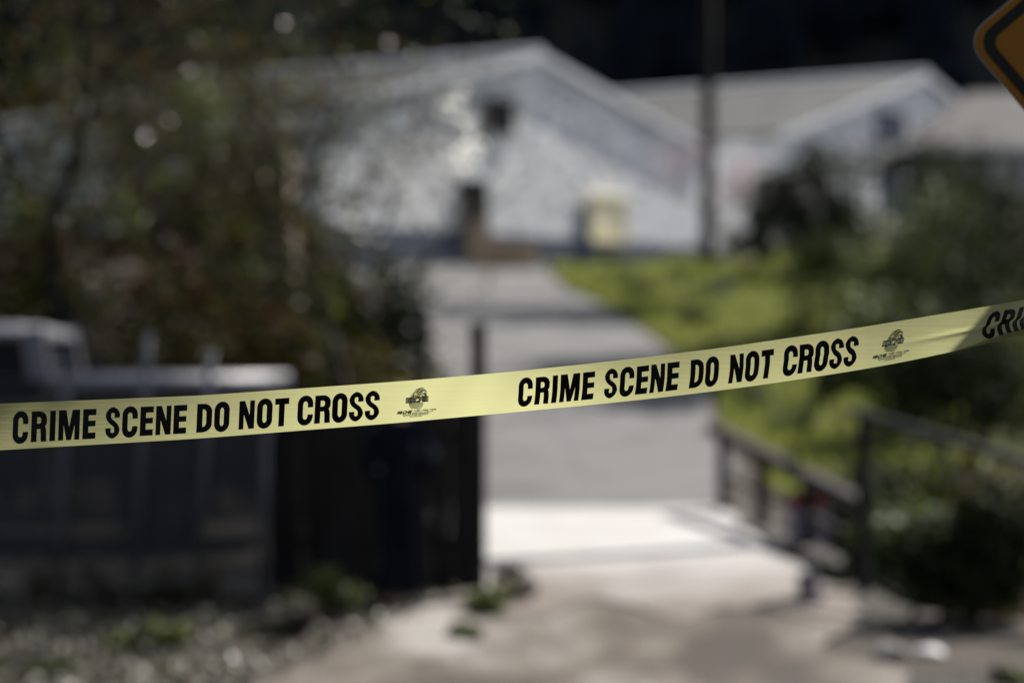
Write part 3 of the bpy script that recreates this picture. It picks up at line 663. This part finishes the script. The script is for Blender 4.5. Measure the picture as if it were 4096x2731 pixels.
def skinned(name, chains, mat_, parent, levels=2):
    vs, es, rs = [], [], []; idx = {}
    def key(p): return tuple(round(c, 4) for c in p)
    for ch in chains:
        prev = None
        for p, r_ in ch:
            k = key(p)
            if k not in idx: idx[k] = len(vs); vs.append(Vector(p)); rs.append(r_)
            if prev is not None and prev != idx[k]: es.append((prev, idx[k]))
            prev = idx[k]
    me = bpy.data.meshes.new(name); off = world_loc(parent); me.from_pydata([v - off for v in vs], es, [])
    o = bpy.data.objects.new(name, me); COL.objects.link(o)
    md = o.modifiers.new('skin', 'SKIN'); md.use_smooth_shade = True
    me.skin_vertices.new() if not me.skin_vertices else None
    for i, r_ in enumerate(rs):
        rr = r_ if isinstance(r_, tuple) else (r_, r_); me.skin_vertices[0].data[i].radius = rr
    me.skin_vertices[0].data[0].use_root = True
    sb = o.modifiers.new('sub', 'SUBSURF'); sb.levels = levels; sb.render_levels = levels
    dg = bpy.context.evaluated_depsgraph_get(); dg.update()
    m2 = bpy.data.meshes.new_from_object(o.evaluated_get(dg)); m2.name = name
    bpy.data.objects.remove(o); o2 = bpy.data.objects.new(name, m2); COL.objects.link(o2); o2.parent = parent
    m2.materials.clear(); m2.materials.append(mat_)
    m2.polygons.foreach_set('use_smooth', [True] * len(m2.polygons))
    return o2
def person():
    d = 18.9; x = X(1592, d); z = G(x, d) - .0
    s = 1.745 / 1.75
    T = thing('person', (x, d, z), 'person in dark navy jacket and trousers standing in shade by the board fence', 'person')
    def p(a, b, c): return (x + a * s, d - b * s, z + c * s)
    def arm(sg):
        return [(p(0, 0, 1.42), .10), (p(sg * .12, 0, 1.43), .065), (p(sg * .195, 0, 1.38), .055), (p(sg * .235, .02, 1.11), .042), (p(sg * .15, -.17, 1.05), .028), (p(sg * .11, -.22, 1.06), .026)]
    def hand(sg):
        ch = []; w0 = p(sg * .11, -.22, 1.06); pm = p(sg * .06, -.245, 1.065)
        ch.append([(w0, .026), (pm, .030)])
        for dz, L in ((.03, .065), (.01, .075), (-.01, .07), (-.03, .055)):
            a = p(sg * .03, -.255 + sg * .012, 1.065 + dz); b = p(sg * (.03 - L * .55), -.262 + sg * .02, 1.06 + dz); c = p(sg * (.03 - L * .9), -.25 + sg * .022, 1.055 + dz)
            ch.append([(pm, .030), (a, .010), (b, .009), (c, .0075)])
        ch.append([(pm, .030), (p(sg * .05, -.262, 1.105), .012), (p(sg * .03, -.27, 1.12), .010), (p(sg * .012, -.27, 1.125), .008)])
        return ch
    def leg(sg):
        return [(p(0, 0, .95), .11), (p(sg * .08, 0, .86), .075), (p(sg * .085, -.01, .5), .058), (p(sg * .09, .015, .1), .036), (p(sg * .092, .0, .045), .035), (p(sg * .105, -.16, .03), .028)]
    torso = [(p(0, 0, .95), .11), (p(0, .0, 1.08), .11), (p(0, 0, 1.25), .125), (p(0, 0, 1.42), .10), (p(0, 0, 1.49), .05), (p(0, -.01, 1.56), .055), (p(0, -.015, 1.65), .082), (p(0, -.005, 1.715), .062)]
    ch = [torso] + [c for sg in (-1, 1) for c in [arm(sg), leg(sg)] + hand(sg)]
    ch += [[(p(0, -.015, 1.65), .082), (p(0, -.095, 1.635), .016), (p(0, -.115, 1.62), .010)]]
    ch += [[(p(0, -.015, 1.65), .082), (p(sg * .085, .005, 1.645), .014)] for sg in (-1, 1)]
    skinned('body', ch, M['skin'], T)
    jk = [[(p(0, 0, .78), .15), (p(0, 0, .90), .16), (p(0, .0, 1.08), .145), (p(0, 0, 1.25), .15), (p(0, 0, 1.42), .115), (p(0, 0, 1.50), .062)]]
    for sg in (-1, 1):
        jk.append([(p(0, 0, 1.42), .115), (p(sg * .12, 0, 1.43), .082), (p(sg * .20, 0, 1.38), .072), (p(sg * .238, .02, 1.11), .058), (p(sg * .15, -.165, 1.05), .042)])
    skinned('jacket', jk, M['navy_cloth'], T)
    tr = [[(p(0, 0, .97), .14), (p(0, 0, .93), .14)]]
    for sg in (-1, 1): tr.append([(p(0, 0, .93), .14), (p(sg * .08, 0, .84), .105), (p(sg * .085, -.01, .5), .080), (p(sg * .09, .015, .09), .068)])
    skinned('trousers', tr, M['navy_cloth'], T)
    for sg in (-1, 1):
        skinned('shoe', [[(p(sg * .092, .05, .045), .045), (p(sg * .095, -.05, .045), .045), (p(sg * .106, -.18, .035), .036)]], M['black_cloth'], T)
    skinned('hair', [[(p(0, .04, 1.60), .06), (p(0, .025, 1.67), .085), (p(0, .0, 1.725), .072), (p(0, -.05, 1.73), .045)]], M['hair'], T)
person()
# ------------------------------------------------------------------ right guard rail, notice, pipe, short post
def guardrail():
    A_ = P(2850, 1712, 27); B_ = P(3455, 2022, 21); A2 = P(2880, 2055, 27); B2 = P(3410, 2300, 21)
    T = thing('guard_rail', (2.6, 24, G(2.6, 24)), 'weathered wooden guard rail along the right side of the bridge', 'guard rail')
    m = MB(); m.beam(A_, B_, .14, .13); m.build('top_rail', M['rail_wood'], T)
    m = MB(); m.beam(A2, B2, .30, .12); m.build('kerb_beam', M['grey_wood'], T)
    for t in (.04, .36, .68, .97):
        a = A_.lerp(B_, t); b = A2.lerp(B2, t); y = a.y + .06; zb = min(b.z, G(b.x, b.y)) - .5
        m = MB(); m.box(((a.x + b.x) / 2 + .03, y, (a.z - .075 + zb) / 2), (.12, .12, a.z - .075 - zb)); m.build('post', M['dark_wood'], T)
    m = MB(); m.beam(A_.lerp(A2, .52) + Vector((.03, -.0, 0)), B_.lerp(B2, .5) + Vector((.03, -.0, 0)), .035, .06); m.build('middle_rail', M['dark_wood'], T)
    a = A_.lerp(B_, .62)
    y = a.y - .12; T2 = thing('notice_sign', (X(3235, y), y, P(0, 2200, y).z), 'small notice with a red header hanging on the wooden guard rail', 'sign')
    x0, x1 = X(3150, y), X(3318, y); zt, zm, zb = P(0, 1965, y).z, P(0, 2030, y).z, P(0, 2200, y).z
    m = MB(); m.box(((x0 + x1) / 2, y, (zt + zb) / 2), (x1 - x0, .012, zt - zb)); m.build('panel', M['notice'], T2)
    m = MB(); m.box(((x0 + x1) / 2, y - .009, (zt + zm) / 2), (x1 - x0 - .01, .004, zt - zm)); m.build('header', M['red'], T2)
guardrail()
def pipe():
    d = 19.8; a = P(3395, 1640, d); b = P(4096, 1845, d - 1.2); c = P(4500, 1960, d - 1.8)
    T = thing('pipe_rail', (a.x, a.y, G(a.x, a.y)), 'grey metal pipe rail sloping down to the right edge', 'railing')
    m = MB(); m.tube([a, b, c], .04, 8); m.build('pipe', M['pipe'], T, sm=True)
    for q, wd in ((P(3455, 1665, d + .05), .06), (P(4320, 1905, d - 1.55), .04)):
        m = MB(); m.tube([(q.x, q.y, G(q.x, q.y) - .4), (q.x, q.y, q.z + .05)], wd, 10); m.build('post', M['dark_wood'], T)
pipe()
def stub():
    d = 19; c = P(3255, 2450, d); z0 = G(c.x, d); zt = P(0, 2290, d).z
    T = thing('short_post', (c.x, d, z0), 'short dark blue post leaning beside the end of the wooden rail', 'bollard')
    m = MB(); m.tube([(c.x, d, z0 - .1), (c.x - .05, d, zt)], [.10, .085], 12); m.build('shaft', M['post_paint'], T)
    m = MB(); m.box((c.x - .01, d - .10, (z0 + zt) / 2), (.09, .012, .18)); m.build('reflector', M['notice'], T)
stub()
# ------------------------------------------------------------------ ground litter, stones, weeds
def rock(x, y, r, seed, m_, label, cat='rock', name='rock', group=None, sink=.35, flat=.6):
    rnd = random.Random(seed); mb = MB(); n, k = 12, 7; z0 = G(x, y)
    ring = []
    for i in range(k + 1):
        th = math.pi * i / k
        for j in range(n):
            ph = 2 * math.pi * j / n; v = Vector((math.sin(th) * math.cos(ph), math.sin(th) * math.sin(ph), math.cos(th)))
            q = r * (1 + .35 * noise.noise(v * 1.4 + Vector((seed, 0, 0)))); mb.v.append((x + v.x * q, y + v.y * q, z0 + r * flat * (1 - sink) + v.z * q * flat))
    for i in range(k):
        for j in range(n):
            mb.f.append((i * n + j, (i + 1) * n + j, (i + 1) * n + (j + 1) % n, i * n + (j + 1) % n)); mb.m.append(0)
    return tag(mb.build(name, M[m_], base=(x, y, z0), sm=False), label, cat, group)
rock(X(3720, 17), 17.0, .11, 3, 'pale_stone', 'flat pale stone in the dark soil at the lower right', flat=.35)
rock(X(3560, 16.9), 16.9, .12, 4, 'stone', 'brown stone left of the flat pale stone', flat=.5)
rnd = random.Random(77)
m = MB()
for i in range(900):   # loose gravel: nobody could count it
    y = rnd.uniform(13, 20.5); x = rnd.uniform(-4.5, 3.2); r_ = rnd.uniform(.008, .03); z = G(x, y) + .045
    a = [Vector((rnd.uniform(.6, 1) * r_ * math.cos(t), rnd.uniform(.6, 1) * r_ * math.sin(t), 0)) for t in (0, 1.3, 2.5, 3.8, 5)]
    c = Vector((x, y, z)); top = c + Vector((0, 0, r_ * .7))
    for k in range(5): m.face([c + a[k], c + a[(k + 1) % 5], top])
tag(m.build('gravel', M['stone']), 'loose gravel scattered over the dirt track', 'gravel', kind='stuff')
m = MB()
for i in range(9500):
    y = rnd.uniform(14, 19.6); x = rnd.uniform(-4.6, -.9 + (y - 18) * .3)
    if x > -1.6 and rnd.random() < .6: continue
    z = G(x, y) + rnd.uniform(.02, .09); leaf(m, (x, y, z), rnd.uniform(.02, .06), rnd, Vector((rnd.gauss(0, .7), rnd.gauss(0, .7), 1)).normalized())
tag(m.build('leaf_litter', M['straw']), 'dry leaves littering the verge below the left fence', 'leaf litter', kind='stuff')
weeds = [(1180, 17.6, .9, .35, 'straw', 'low dry weeds under the wire fence end'), (1310, 18.3, .6, .42, 'leaf_lime', 'upright weed clump left of the person'), (1880, 17.6, .42, .14, 'leaf_lime', 'small round yellow-green tuft at the dirt edge right of the person'),
         (2040, 19.2, .38, .36, 'straw', 'dry weed clump at the foot of the tall gate post'), (1960, 18.6, .36, .28, 'leaf_lime', 'pale weed tuft in front of the tall gate post'),
         (620, 17.0, 1.2, .28, 'leaf_lime', 'yellow-green weed patch in the lower left'), (300, 19.0, 1.4, .45, 'straw', 'dry weeds along the foot of the wire fence'), (150, 15.9, .9, .2, 'leaf_mid', 'green weeds in the bottom left corner'),
         (4060, 15.9, .4, .12, 'leaf_lime', 'lime green tuft in the bottom right corner'), (760, 18.9, 1.2, .4, 'straw', 'dry brown weeds under the middle of the wire fence')]
for i, (px, d, w_, h, lm, lb) in enumerate(weeds):
    shrub('weed', X(px, d), d, w_, h, lb, 'weeds', 700, lm, .03, 90 + i, group='weed clumps along the dirt track', clump=8, gapped=.3, dy=.5, stems=4)
# shiny scraps that catch the sun
half = (SUN + Vector((0, -1, .1)).normalized()).normalized()
def scrap(px, py, d, size, label, n=3, m_='foil', group='shiny scraps on the verge', name='foil_scrap'):
    rnd = random.Random(int(px)); c = P(px, py, d); m = MB()
    view = (Vector((0, 0, CZ)) - c).normalized(); hv = (SUN + view).normalized()
    for k in range(n):
        q = c + Vector((rnd.gauss(0, 1), 0, rnd.gauss(0, 1))) * size * .6
        leaf(m, q, size * rnd.uniform(.7, 1.2), rnd, (hv + Vector((rnd.gauss(0, .02), rnd.gauss(0, .02), rnd.gauss(0, .02)))).normalized())
    return tag(m.build(name, M[m_], base=c), label, 'scrap', group)
def on(px, d): x = X(px, d); z = G(x, d) + .05; return 1365.5 + (CZ - z) / d * F
scrap(940, on(940, 16.6), 16.6, .028, 'bright foil scrap, the brightest spot on the lower left ground', 3)
scrap(355, on(355, 17.1), 17.1, .020, 'foil scrap in the weeds of the lower left corner', 2)
scrap(1265, on(1265, 18.6), 18.6, .020, 'foil scrap beside the upright weed clump', 3)
scrap(700, on(700, 15.9), 15.9, .016, 'dull foil scrap near the bottom edge, left of the brightest one', 2)
# ------------------------------------------------------------------ diamond warning sign (top right)
def diamond():
    d = 4.7; c = P(4962, 245, d); hd = .535; rot = R(-4.5)
    T = thing('warning_sign', (c.x, d + .03, G(c.x, d)), 'yellow diamond warning sign with a black border in the top right corner', 'road sign')
    def ring(h, rad, yo):
        pts = []
        for k in range(4):
            a0 = math.pi / 2 * k; cx, cz = (h - rad * math.sqrt(2)) * math.cos(a0), (h - rad * math.sqrt(2)) * math.sin(a0)
            for j in range(9):
                a = a0 - math.pi / 4 + math.pi / 2 * j / 8; u, v = cx + rad * math.cos(a), cz + rad * math.sin(a)
                u, v = u * math.cos(rot) - v * math.sin(rot), u * math.sin(rot) + v * math.cos(rot)
                pts.append(Vector((c.x + u, d + yo, c.z + v)))
        return pts
    m = MB(); f = ring(hd, .045, 0); m.face(f); bk = ring(hd, .045, .003); m.strip(f, bk, True); m.face(list(reversed(bk)))
    m.build('panel', M['sign_y'], T)
    m = MB(); m.face(list(reversed(ring(hd + .004, .048, .006))), 0); m.face(ring(hd + .004, .048, .004), 0); m.strip(ring(hd + .004, .048, .004), ring(hd + .004, .048, .006), True); m.build('backing_plate', M['sign_back'], T)
    m = MB(); m.strip(ring(hd - .018, .038, -.001), ring(hd - .048, .022, -.001), True); m.build('border', M['sign_k'], T)
    m = MB(); m.box((c.x, d + .03, (c.z + .3 + G(c.x, d) - .2) / 2), (.045, .045, c.z + .3 - G(c.x, d) + .2)); m.build('post', M['galv'], T)
    return c
sc_ = diamond()
# ------------------------------------------------------------------ police tape
TOP = [(-2600, 1700), (-800, 1640), (0, 1614), (800, 1581.6), (1600, 1525), (1950, 1495), (2050, 1486), (2400, 1449.5), (2600, 1426), (2900, 1389), (3100, 1359.7), (3400, 1315.8), (3600, 1283.5), (3896, 1234), (4096, 1199.4), (4900, 1055)]
BOT = [(-2600, 1870), (-800, 1832), (0, 1800), (800, 1753), (1600, 1690), (1950, 1658), (2050, 1649), (2400, 1615.6), (2600, 1595), (2900, 1559), (3100, 1531.6), (3400, 1485.5), (3600, 1450.7), (3896, 1388), (4096, 1334.7), (4900, 1150)]
TH = [(-2600, -27), (-200, -27), (300, -24), (800, -14), (1300, 8), (1750, 30), (2000, 30), (2300, 6), (2600, -12), (3000, -4), (3400, -3), (3800, 4), (4100, -4), (4900, -20)]
D0 = [(-2600, 4.05), (3400, 4.0), (4096, 4.1), (4600, 4.45), (4900, 4.66)]
def ism(tab, x, s=120):
    return sum(interp(tab, x + s * k) for k in (-1, -.5, 0, .5, 1)) / 5
def TP(px, V, off=0):
    y = lerp(ism(TOP, px, 90), ism(BOT, px, 90), V)
    th = ism(TH, px, 200)
    d = ism(D0, px) + .076 * ((V - .5) * math.tan(R(th)) + (V * V - V) * .12) + .004 * math.sin(px * .004) + .0022 * math.sin(px * .021 + V * 2.2 + 2 * math.sin(px * .0031)) * (.4 + .6 * abs(math.sin(px * .0017 + 1)))
    k = smooth(3500, 4000, px)
    d += k * .0035 * math.exp(-((V - .55) / .06) ** 2)          # crease
    return P(px, y, d - off)
def tape():
    m = MB(); xs = [-2600 + 20 * i for i in range(376)]; nv = 28
    for x in xs:
        for j in range(nv + 1): m.v.append(tuple(TP(x, j / nv)))
    for i in range(len(xs) - 1):
        for j in range(nv):
            k = i * (nv + 1) + j; m.f.append((k, k + nv + 1, k + nv + 2, k + 1)); m.m.append(0)
    base = TP(2050, 1)
    T = m.build('barrier_tape', M['tape'], base=base, sm=True)
    tag(T, 'yellow crime scene tape with black lettering stretched across the foreground', 'barrier tape')
    m = MB(); A = []; B = []
    for x in range(3760, 4901, 20):
        t = smooth(3760, 4100, x) * .20; A.append(TP(x, .995 - t, -.0012)); B.append(TP(x, .998, -.0012))
    m.strip(A, B); m.build('folded_edge', M['tape'], T, sm=True)
    return T
TAPE = tape()
SHV = (.2, .5, .57, .7, .87)
SH = [(0, (2, .3, -.3, -1, -2)), (1400, (3, .3, -.3, -1, -3)), (2100, (2, 0, -.5, -2.5, -6)), (2600, (2, 0, -.8, -3, -7.5)), (3000, (1, 0, -1, -4, -8.5)), (3300, (2, 1, -2, -5, -9)), (3450, (6, 2, -3, -6, -10)), (3700, (16, 4, -4, -8, -12)), (3930, (20, 5, -9, -10, -3)), (4300, (20, 8, -10, -8, 4))]
def shear(px, V):
    a = [(x, interp(list(zip(SHV, o)), V)) for x, o in SH]; return interp(a, px)
WORDS = [('CRIME', 51, 384, [62, 62, 23, 85, 53]), ('SCENE', 422, 747, [57, 62, 53, 61, 53]), ('DO', 787, 918, [61, 61]), ('NOT', 956, 1155, [62, 62, 56]), ('CROSS', 1190, 1518, [62, 63, 61, 57, 58])]
Hc = 118.
def ell(cx, cy, rx, ry, a0, a1, n=14):
    return [(cx + rx * math.cos(R(lerp(a0, a1, k / n))), cy + ry * math.sin(R(lerp(a0, a1, k / n)))) for k in range(n + 1)]
def dens(pts, n=5):
    out = []
    for a, b in zip(pts, pts[1:]):
        L = math.hypot(b[0] - a[0], b[1] - a[1]); k = max(1, int(L / n))
        out += [(lerp(a[0], b[0], i / k), lerp(a[1], b[1], i / k)) for i in range(k)]
    return out + [pts[-1]]
def dens2(A, B, n=5):
    oa, ob = [], []
    for i in range(len(A) - 1):
        L = max(math.hypot(A[i + 1][0] - A[i][0], A[i + 1][1] - A[i][1]), math.hypot(B[i + 1][0] - B[i][0], B[i + 1][1] - B[i][1])); k = max(1, int(L / n))
        for j in range(k):
            oa.append((lerp(A[i][0], A[i + 1][0], j / k), lerp(A[i][1], A[i + 1][1], j / k))); ob.append((lerp(B[i][0], B[i + 1][0], j / k), lerp(B[i][1], B[i + 1][1], j / k)))
    return oa + [A[-1]], ob + [B[-1]]
def quad(a, b, c, d): return dens2([a, d], [b, c], 5)      # strip running from edge ab to edge dc
def rect(x0, y0, x1, y1): return quad((x0, y1), (x1, y1), (x1, y0), (x0, y0))
def glyph(ch, w):
    H, sw, th, ov = Hc, 23., 25., 4.
    if ch == 'I': return [rect(0, 0, w, H)]
    if ch == 'E': return [rect(0, 0, sw, H), rect(sw, H - th, w, H), rect(sw, H * .5 - 10, w - 2, H * .5 + 13), rect(sw, 0, w - 1, th)]
    if ch == 'T': return [rect(0, H - 26, w, H), rect(w / 2 - 12, 0, w / 2 + 11, H - 26)]
    if ch == 'N': return [rect(0, 0, 19.5, H), rect(w - 19.5, 0, w, H), quad((0, H), (22, H), (w, 0), (w - 22, 0))]
    if ch == 'M': return [rect(0, 0, 20.5, H), rect(w - 20.5, 0, w, H), quad((8, H), (30, H), (w / 2 + 9.5, 0), (w / 2 - 9.5, 0)), quad((w - 30, H), (w - 8, H), (w / 2 + 9.5, 0), (w / 2 - 9.5, 0))]
    if ch in 'OC':
        a = w / 2; t, b = H + ov, -ov; ro = 36; ri = 13
        if ch == 'O':
            o = ell(a, t - ro, a, ro, 0, 180, 20) + ell(a, b + ro, a, ro, 180, 360, 20); i = ell(a, t - th - ri, a - sw, ri, 0, 180, 20) + ell(a, b + th + ri, a - sw, ri, 180, 360, 20)
            return [dens2(o + [o[0]], i + [i[0]])]
        yu, yl = t - .405 * (t - b), t - .64 * (t - b)
        o = [(w, yu)] + ell(a, t - ro, a, ro, 0, 180, 20) + ell(a, b + ro, a, ro, 180, 360, 20) + [(w, yl)]
        i = [(w - sw + 1.5, yu)] + ell(a, t - th - ri, a - sw + 1, ri, 0, 180, 20) + ell(a, b + th + ri, a - sw + 1, ri, 180, 360, 20) + [(w - sw + 1.5, yl)]
        return [dens2(o, i)]
    if ch == 'D':
        ax, ry = 36, 34; ix, iy = ax - sw, 16
        o = [(0, 0), (0, H)] + list(reversed(ell(w - ax, H - ry, ax, ry, 0, 90, 14))) + list(reversed(ell(w - ax, ry, ax, ry, 270, 360, 14))) + [(0, 0)]
        i = [(sw, th - 2), (sw, H - th + 2)] + list(reversed(ell(w - ax, H - th + 2 - iy, ix, iy, 0, 90, 14))) + list(reversed(ell(w - ax, th - 2 + iy, ix, iy, 270, 360, 14))) + [(sw, th - 2)]
        return [dens2(o, i)]
    if ch == 'R':
        ax, ry = 32, 30; ix = ax - sw; yb = H * .42
        o = [(sw - 1, H)] + list(reversed(ell(w - ax, H - ry, ax, ry, 0, 90, 14))) + list(reversed(ell(w - ax, yb + 26, ax, 26, 270, 360, 14))) + [(sw - 1, yb)]
        i = [(sw - 1, H - 23)] + list(reversed(ell(w - ax, H - 23 - 11, ix, 11, 0, 90, 14))) + list(reversed(ell(w - ax, yb + 21 + 9, ix, 9, 270, 360, 14))) + [(sw - 1, yb + 21)]
        c = [(w - 22, yb + 12), (w - 15, yb + 2), (w - 13, yb - 12), (w - 12.5, 20), (w - 12, 8), (w - 10.5, 0)]
        L = [(c[0][0] - 12, c[0][1])] + [(q[0] - 11, q[1]) for q in c[1:]]; Rr = [(c[0][0] + 13, c[0][1] + 3)] + [(q[0] + 11.5, q[1]) for q in c[1:]]
        return [rect(0, 0, sw, H), dens2(o, i), dens2(L, Rr)]
    if ch == 'S':
        t, b = H + ov, -ov; hh = t - b; hw = sw / 2 - .5; hv = th / 2 - .5; rx = w / 2 - hw; yt, yb_ = b + .745 * hh, b + .255 * hh; ry = t - hv - yt
        c = [(w - hw, b + .66 * hh)] + ell(w / 2, yt, rx, ry, 0, 180, 18)
        p0, p3 = Vector((hw, yt)), Vector((w - hw, yb_)); p1, p2 = p0 - Vector((0, .27 * hh)), p3 + Vector((0, .27 * hh))
        for k in range(1, 20):
            u = k / 20; q = p0 * (1 - u) ** 3 + p1 * 3 * u * (1 - u) ** 2 + p2 * 3 * u * u * (1 - u) + p3 * u ** 3; c.append((q.x, q.y))
        c += ell(w / 2, yb_, rx, ry, 0, -180, 18) + [(hw, b + .335 * hh)]
        A, B = [], []
        for k in range(len(c)):
            p, q = c[max(k - 1, 0)], c[min(k + 1, len(c) - 1)]; dx, dy = q[0] - p[0], q[1] - p[1]; L = math.hypot(dx, dy) or 1; nx, ny = -dy / L, dx / L
            dg = 1 - .16 * abs(2 * nx * ny)
            A.append((c[k][0] + nx * hw * dg, c[k][1] + ny * hv * dg)); B.append((c[k][0] - nx * hw * dg, c[k][1] - ny * hv * dg))
        return [dens2(A, B)]
def phrase(words):
    m = MB()
    for (wd, c0, c1, ws), (a0, a1) in zip(WORDS, words):
        n = len(ws); gap = ((c1 - c0) - sum(ws)) / (n - 1) if n > 1 else 0; x = c0
        for ch, w_ in zip(wd, ws):
            for A, B in glyph(ch, w_):
                def mp(p):
                    X_ = lerp(a0, a1, (x + p[0] - c0) / (c1 - c0)); V = .2 + (1 - p[1] / Hc) * .665
                    return TP(X_ + shear(X_, V), V, .0007)
                m.strip([mp(p) for p in A], [mp(p) for p in B])
            x += w_ + gap
    m.build('lettering', M['black_mesh'], TAPE)
phrase([(51, 384), (422, 747), (787, 918), (956, 1155), (1190, 1518)])
phrase([(2074, 2379), (2419, 2717), (2762, 2876), (2920, 3095), (3135, 3432)])
phrase([(3938, 4210), (4240, 4480), (4510, 4600), (4630, 4740), (4760, 4895)])
phrase([(51 - 2020, 384 - 2020), (422 - 2020, 747 - 2020), (787 - 2020, 918 - 2020), (956 - 2020, 1155 - 2020), (1190 - 2020, 1518 - 2020)])
def text_polys(body, size, bold=0, shearv=0):
    cu = bpy.data.curves.new('txt', 'FONT'); cu.body = body; cu.size = size; cu.offset = bold; cu.shear = shearv; cu.resolution_u = 3
    o = bpy.data.objects.new('txt', cu); COL.objects.link(o); dg = bpy.context.evaluated_depsgraph_get(); dg.update()
    me = bpy.data.meshes.new_from_object(o.evaluated_get(dg)); vs = [v.co.copy() for v in me.vertices]; fs = [tuple(p.vertices) for p in me.polygons]
    bpy.data.objects.remove(o); bpy.data.meshes.remove(me)
    x0 = min(v.x for v in vs); x1 = max(v.x for v in vs)
    return vs, fs, x0, x1
def emblem(cx, sx):
    HT = 164.
    def put(m, body, xa, xb, v, capf, bold=0, sh=0, off=.0007):
        vs, fs, x0, x1 = text_polys(body, 10, bold, sh); i = len(m.v)
        ytop = 7.0
        for q in vs:
            X_ = cx + lerp(xa, xb, (q.x - x0) / (x1 - x0)) * sx; V = v + capf / 2 - (q.y / ytop) * capf
            m.v.append(tuple(TP(X_ + shear(X_, V) * .8, V, off)))
        for f in fs: m.f.append(tuple(i + k for k in f)); m.m.append(0)
    m = MB()
    put(m, 'SIRCHIE', -80, -15, .757, .060, .6, .35)
    put(m, 'Products \u2022 Vehicles \u2022 Training', -11, 80, .745, .036, .45, .3)
    put(m, '100 Hunter Place, Youngsville, N.C. 27596 U.S.A.', -70, 69, .790, .026, .42)
    put(m, 'Phone: (919) 554-2244  (800) 356-7311', -55, 53, .820, .026, .42)
    put(m, 'Fax: (919) 554-2266, (800) 899-8181', -52, 48, .850, .026, .42)
    put(m, 'www.sirchie.com', -27, 22, .880, .026, .42)
    m.build('fine_print', M['black_mesh'], TAPE)
    # fingerprint made of ridges
    m = MB(); rnd = random.Random(9)
    def mp(u, v):   # u,v in px around the print centre, v up
        X_ = cx + (4 + u) * sx; V = .465 - v / HT; return TP(X_ + shear(X_, V) * .8, V, .0006)
    for k in range(15):
        r_ = 2.2 + k * 2.3
        for seg in range(3):
            a0 = rnd.uniform(-35, -10) + seg * 80; a1 = a0 + rnd.uniform(60, 86)
            A, B = [], []
            for j in range(17):
                a = R(lerp(a0, a1, j / 16)); wob = 1 + .03 * math.sin(a * 9 + k); rr = r_ * wob
                u, v = rr * .92 * math.cos(a), rr * 1.22 * math.sin(a); u += v * .22
                A.append(mp(u - .0, v)); u2, v2 = (rr + 1.75) * .92 * math.cos(a), (rr + 1.75) * 1.22 * math.sin(a); u2 += v2 * .22; B.append(mp(u2, v2))
            m.strip(A, B)
    for k in range(8):
        A, B = [], []
        y0 = -12 - k * 3.6
        for j in range(17):
            t = j / 16; hw = 30 - k * k * .30; u = lerp(-hw, hw, t) - 7 - k * .4; v = y0 + 4 * math.sin(t * 3.4 + .3) - t * 4
            A.append(mp(u, v)); B.append(mp(u, v - 2.3))
        m.strip(A, B)
    m.build('fingerprint', M['tape_ink_soft'], TAPE)
    m = MB(); put(m, 'SIRCHIE', -46, 46, .478, .115, .75, 0, .0011); m.build('wordmark_outline', M['tape_ink_soft'], TAPE)
    m = MB(); put(m, 'SIRCHIE', -44, 44, .478, .088, .12, 0, .0015); m.build('wordmark', M['tape_letter'], TAPE)
emblem(1668, 1.0)
emblem(3570, .93)
emblem(-352, 1.0)
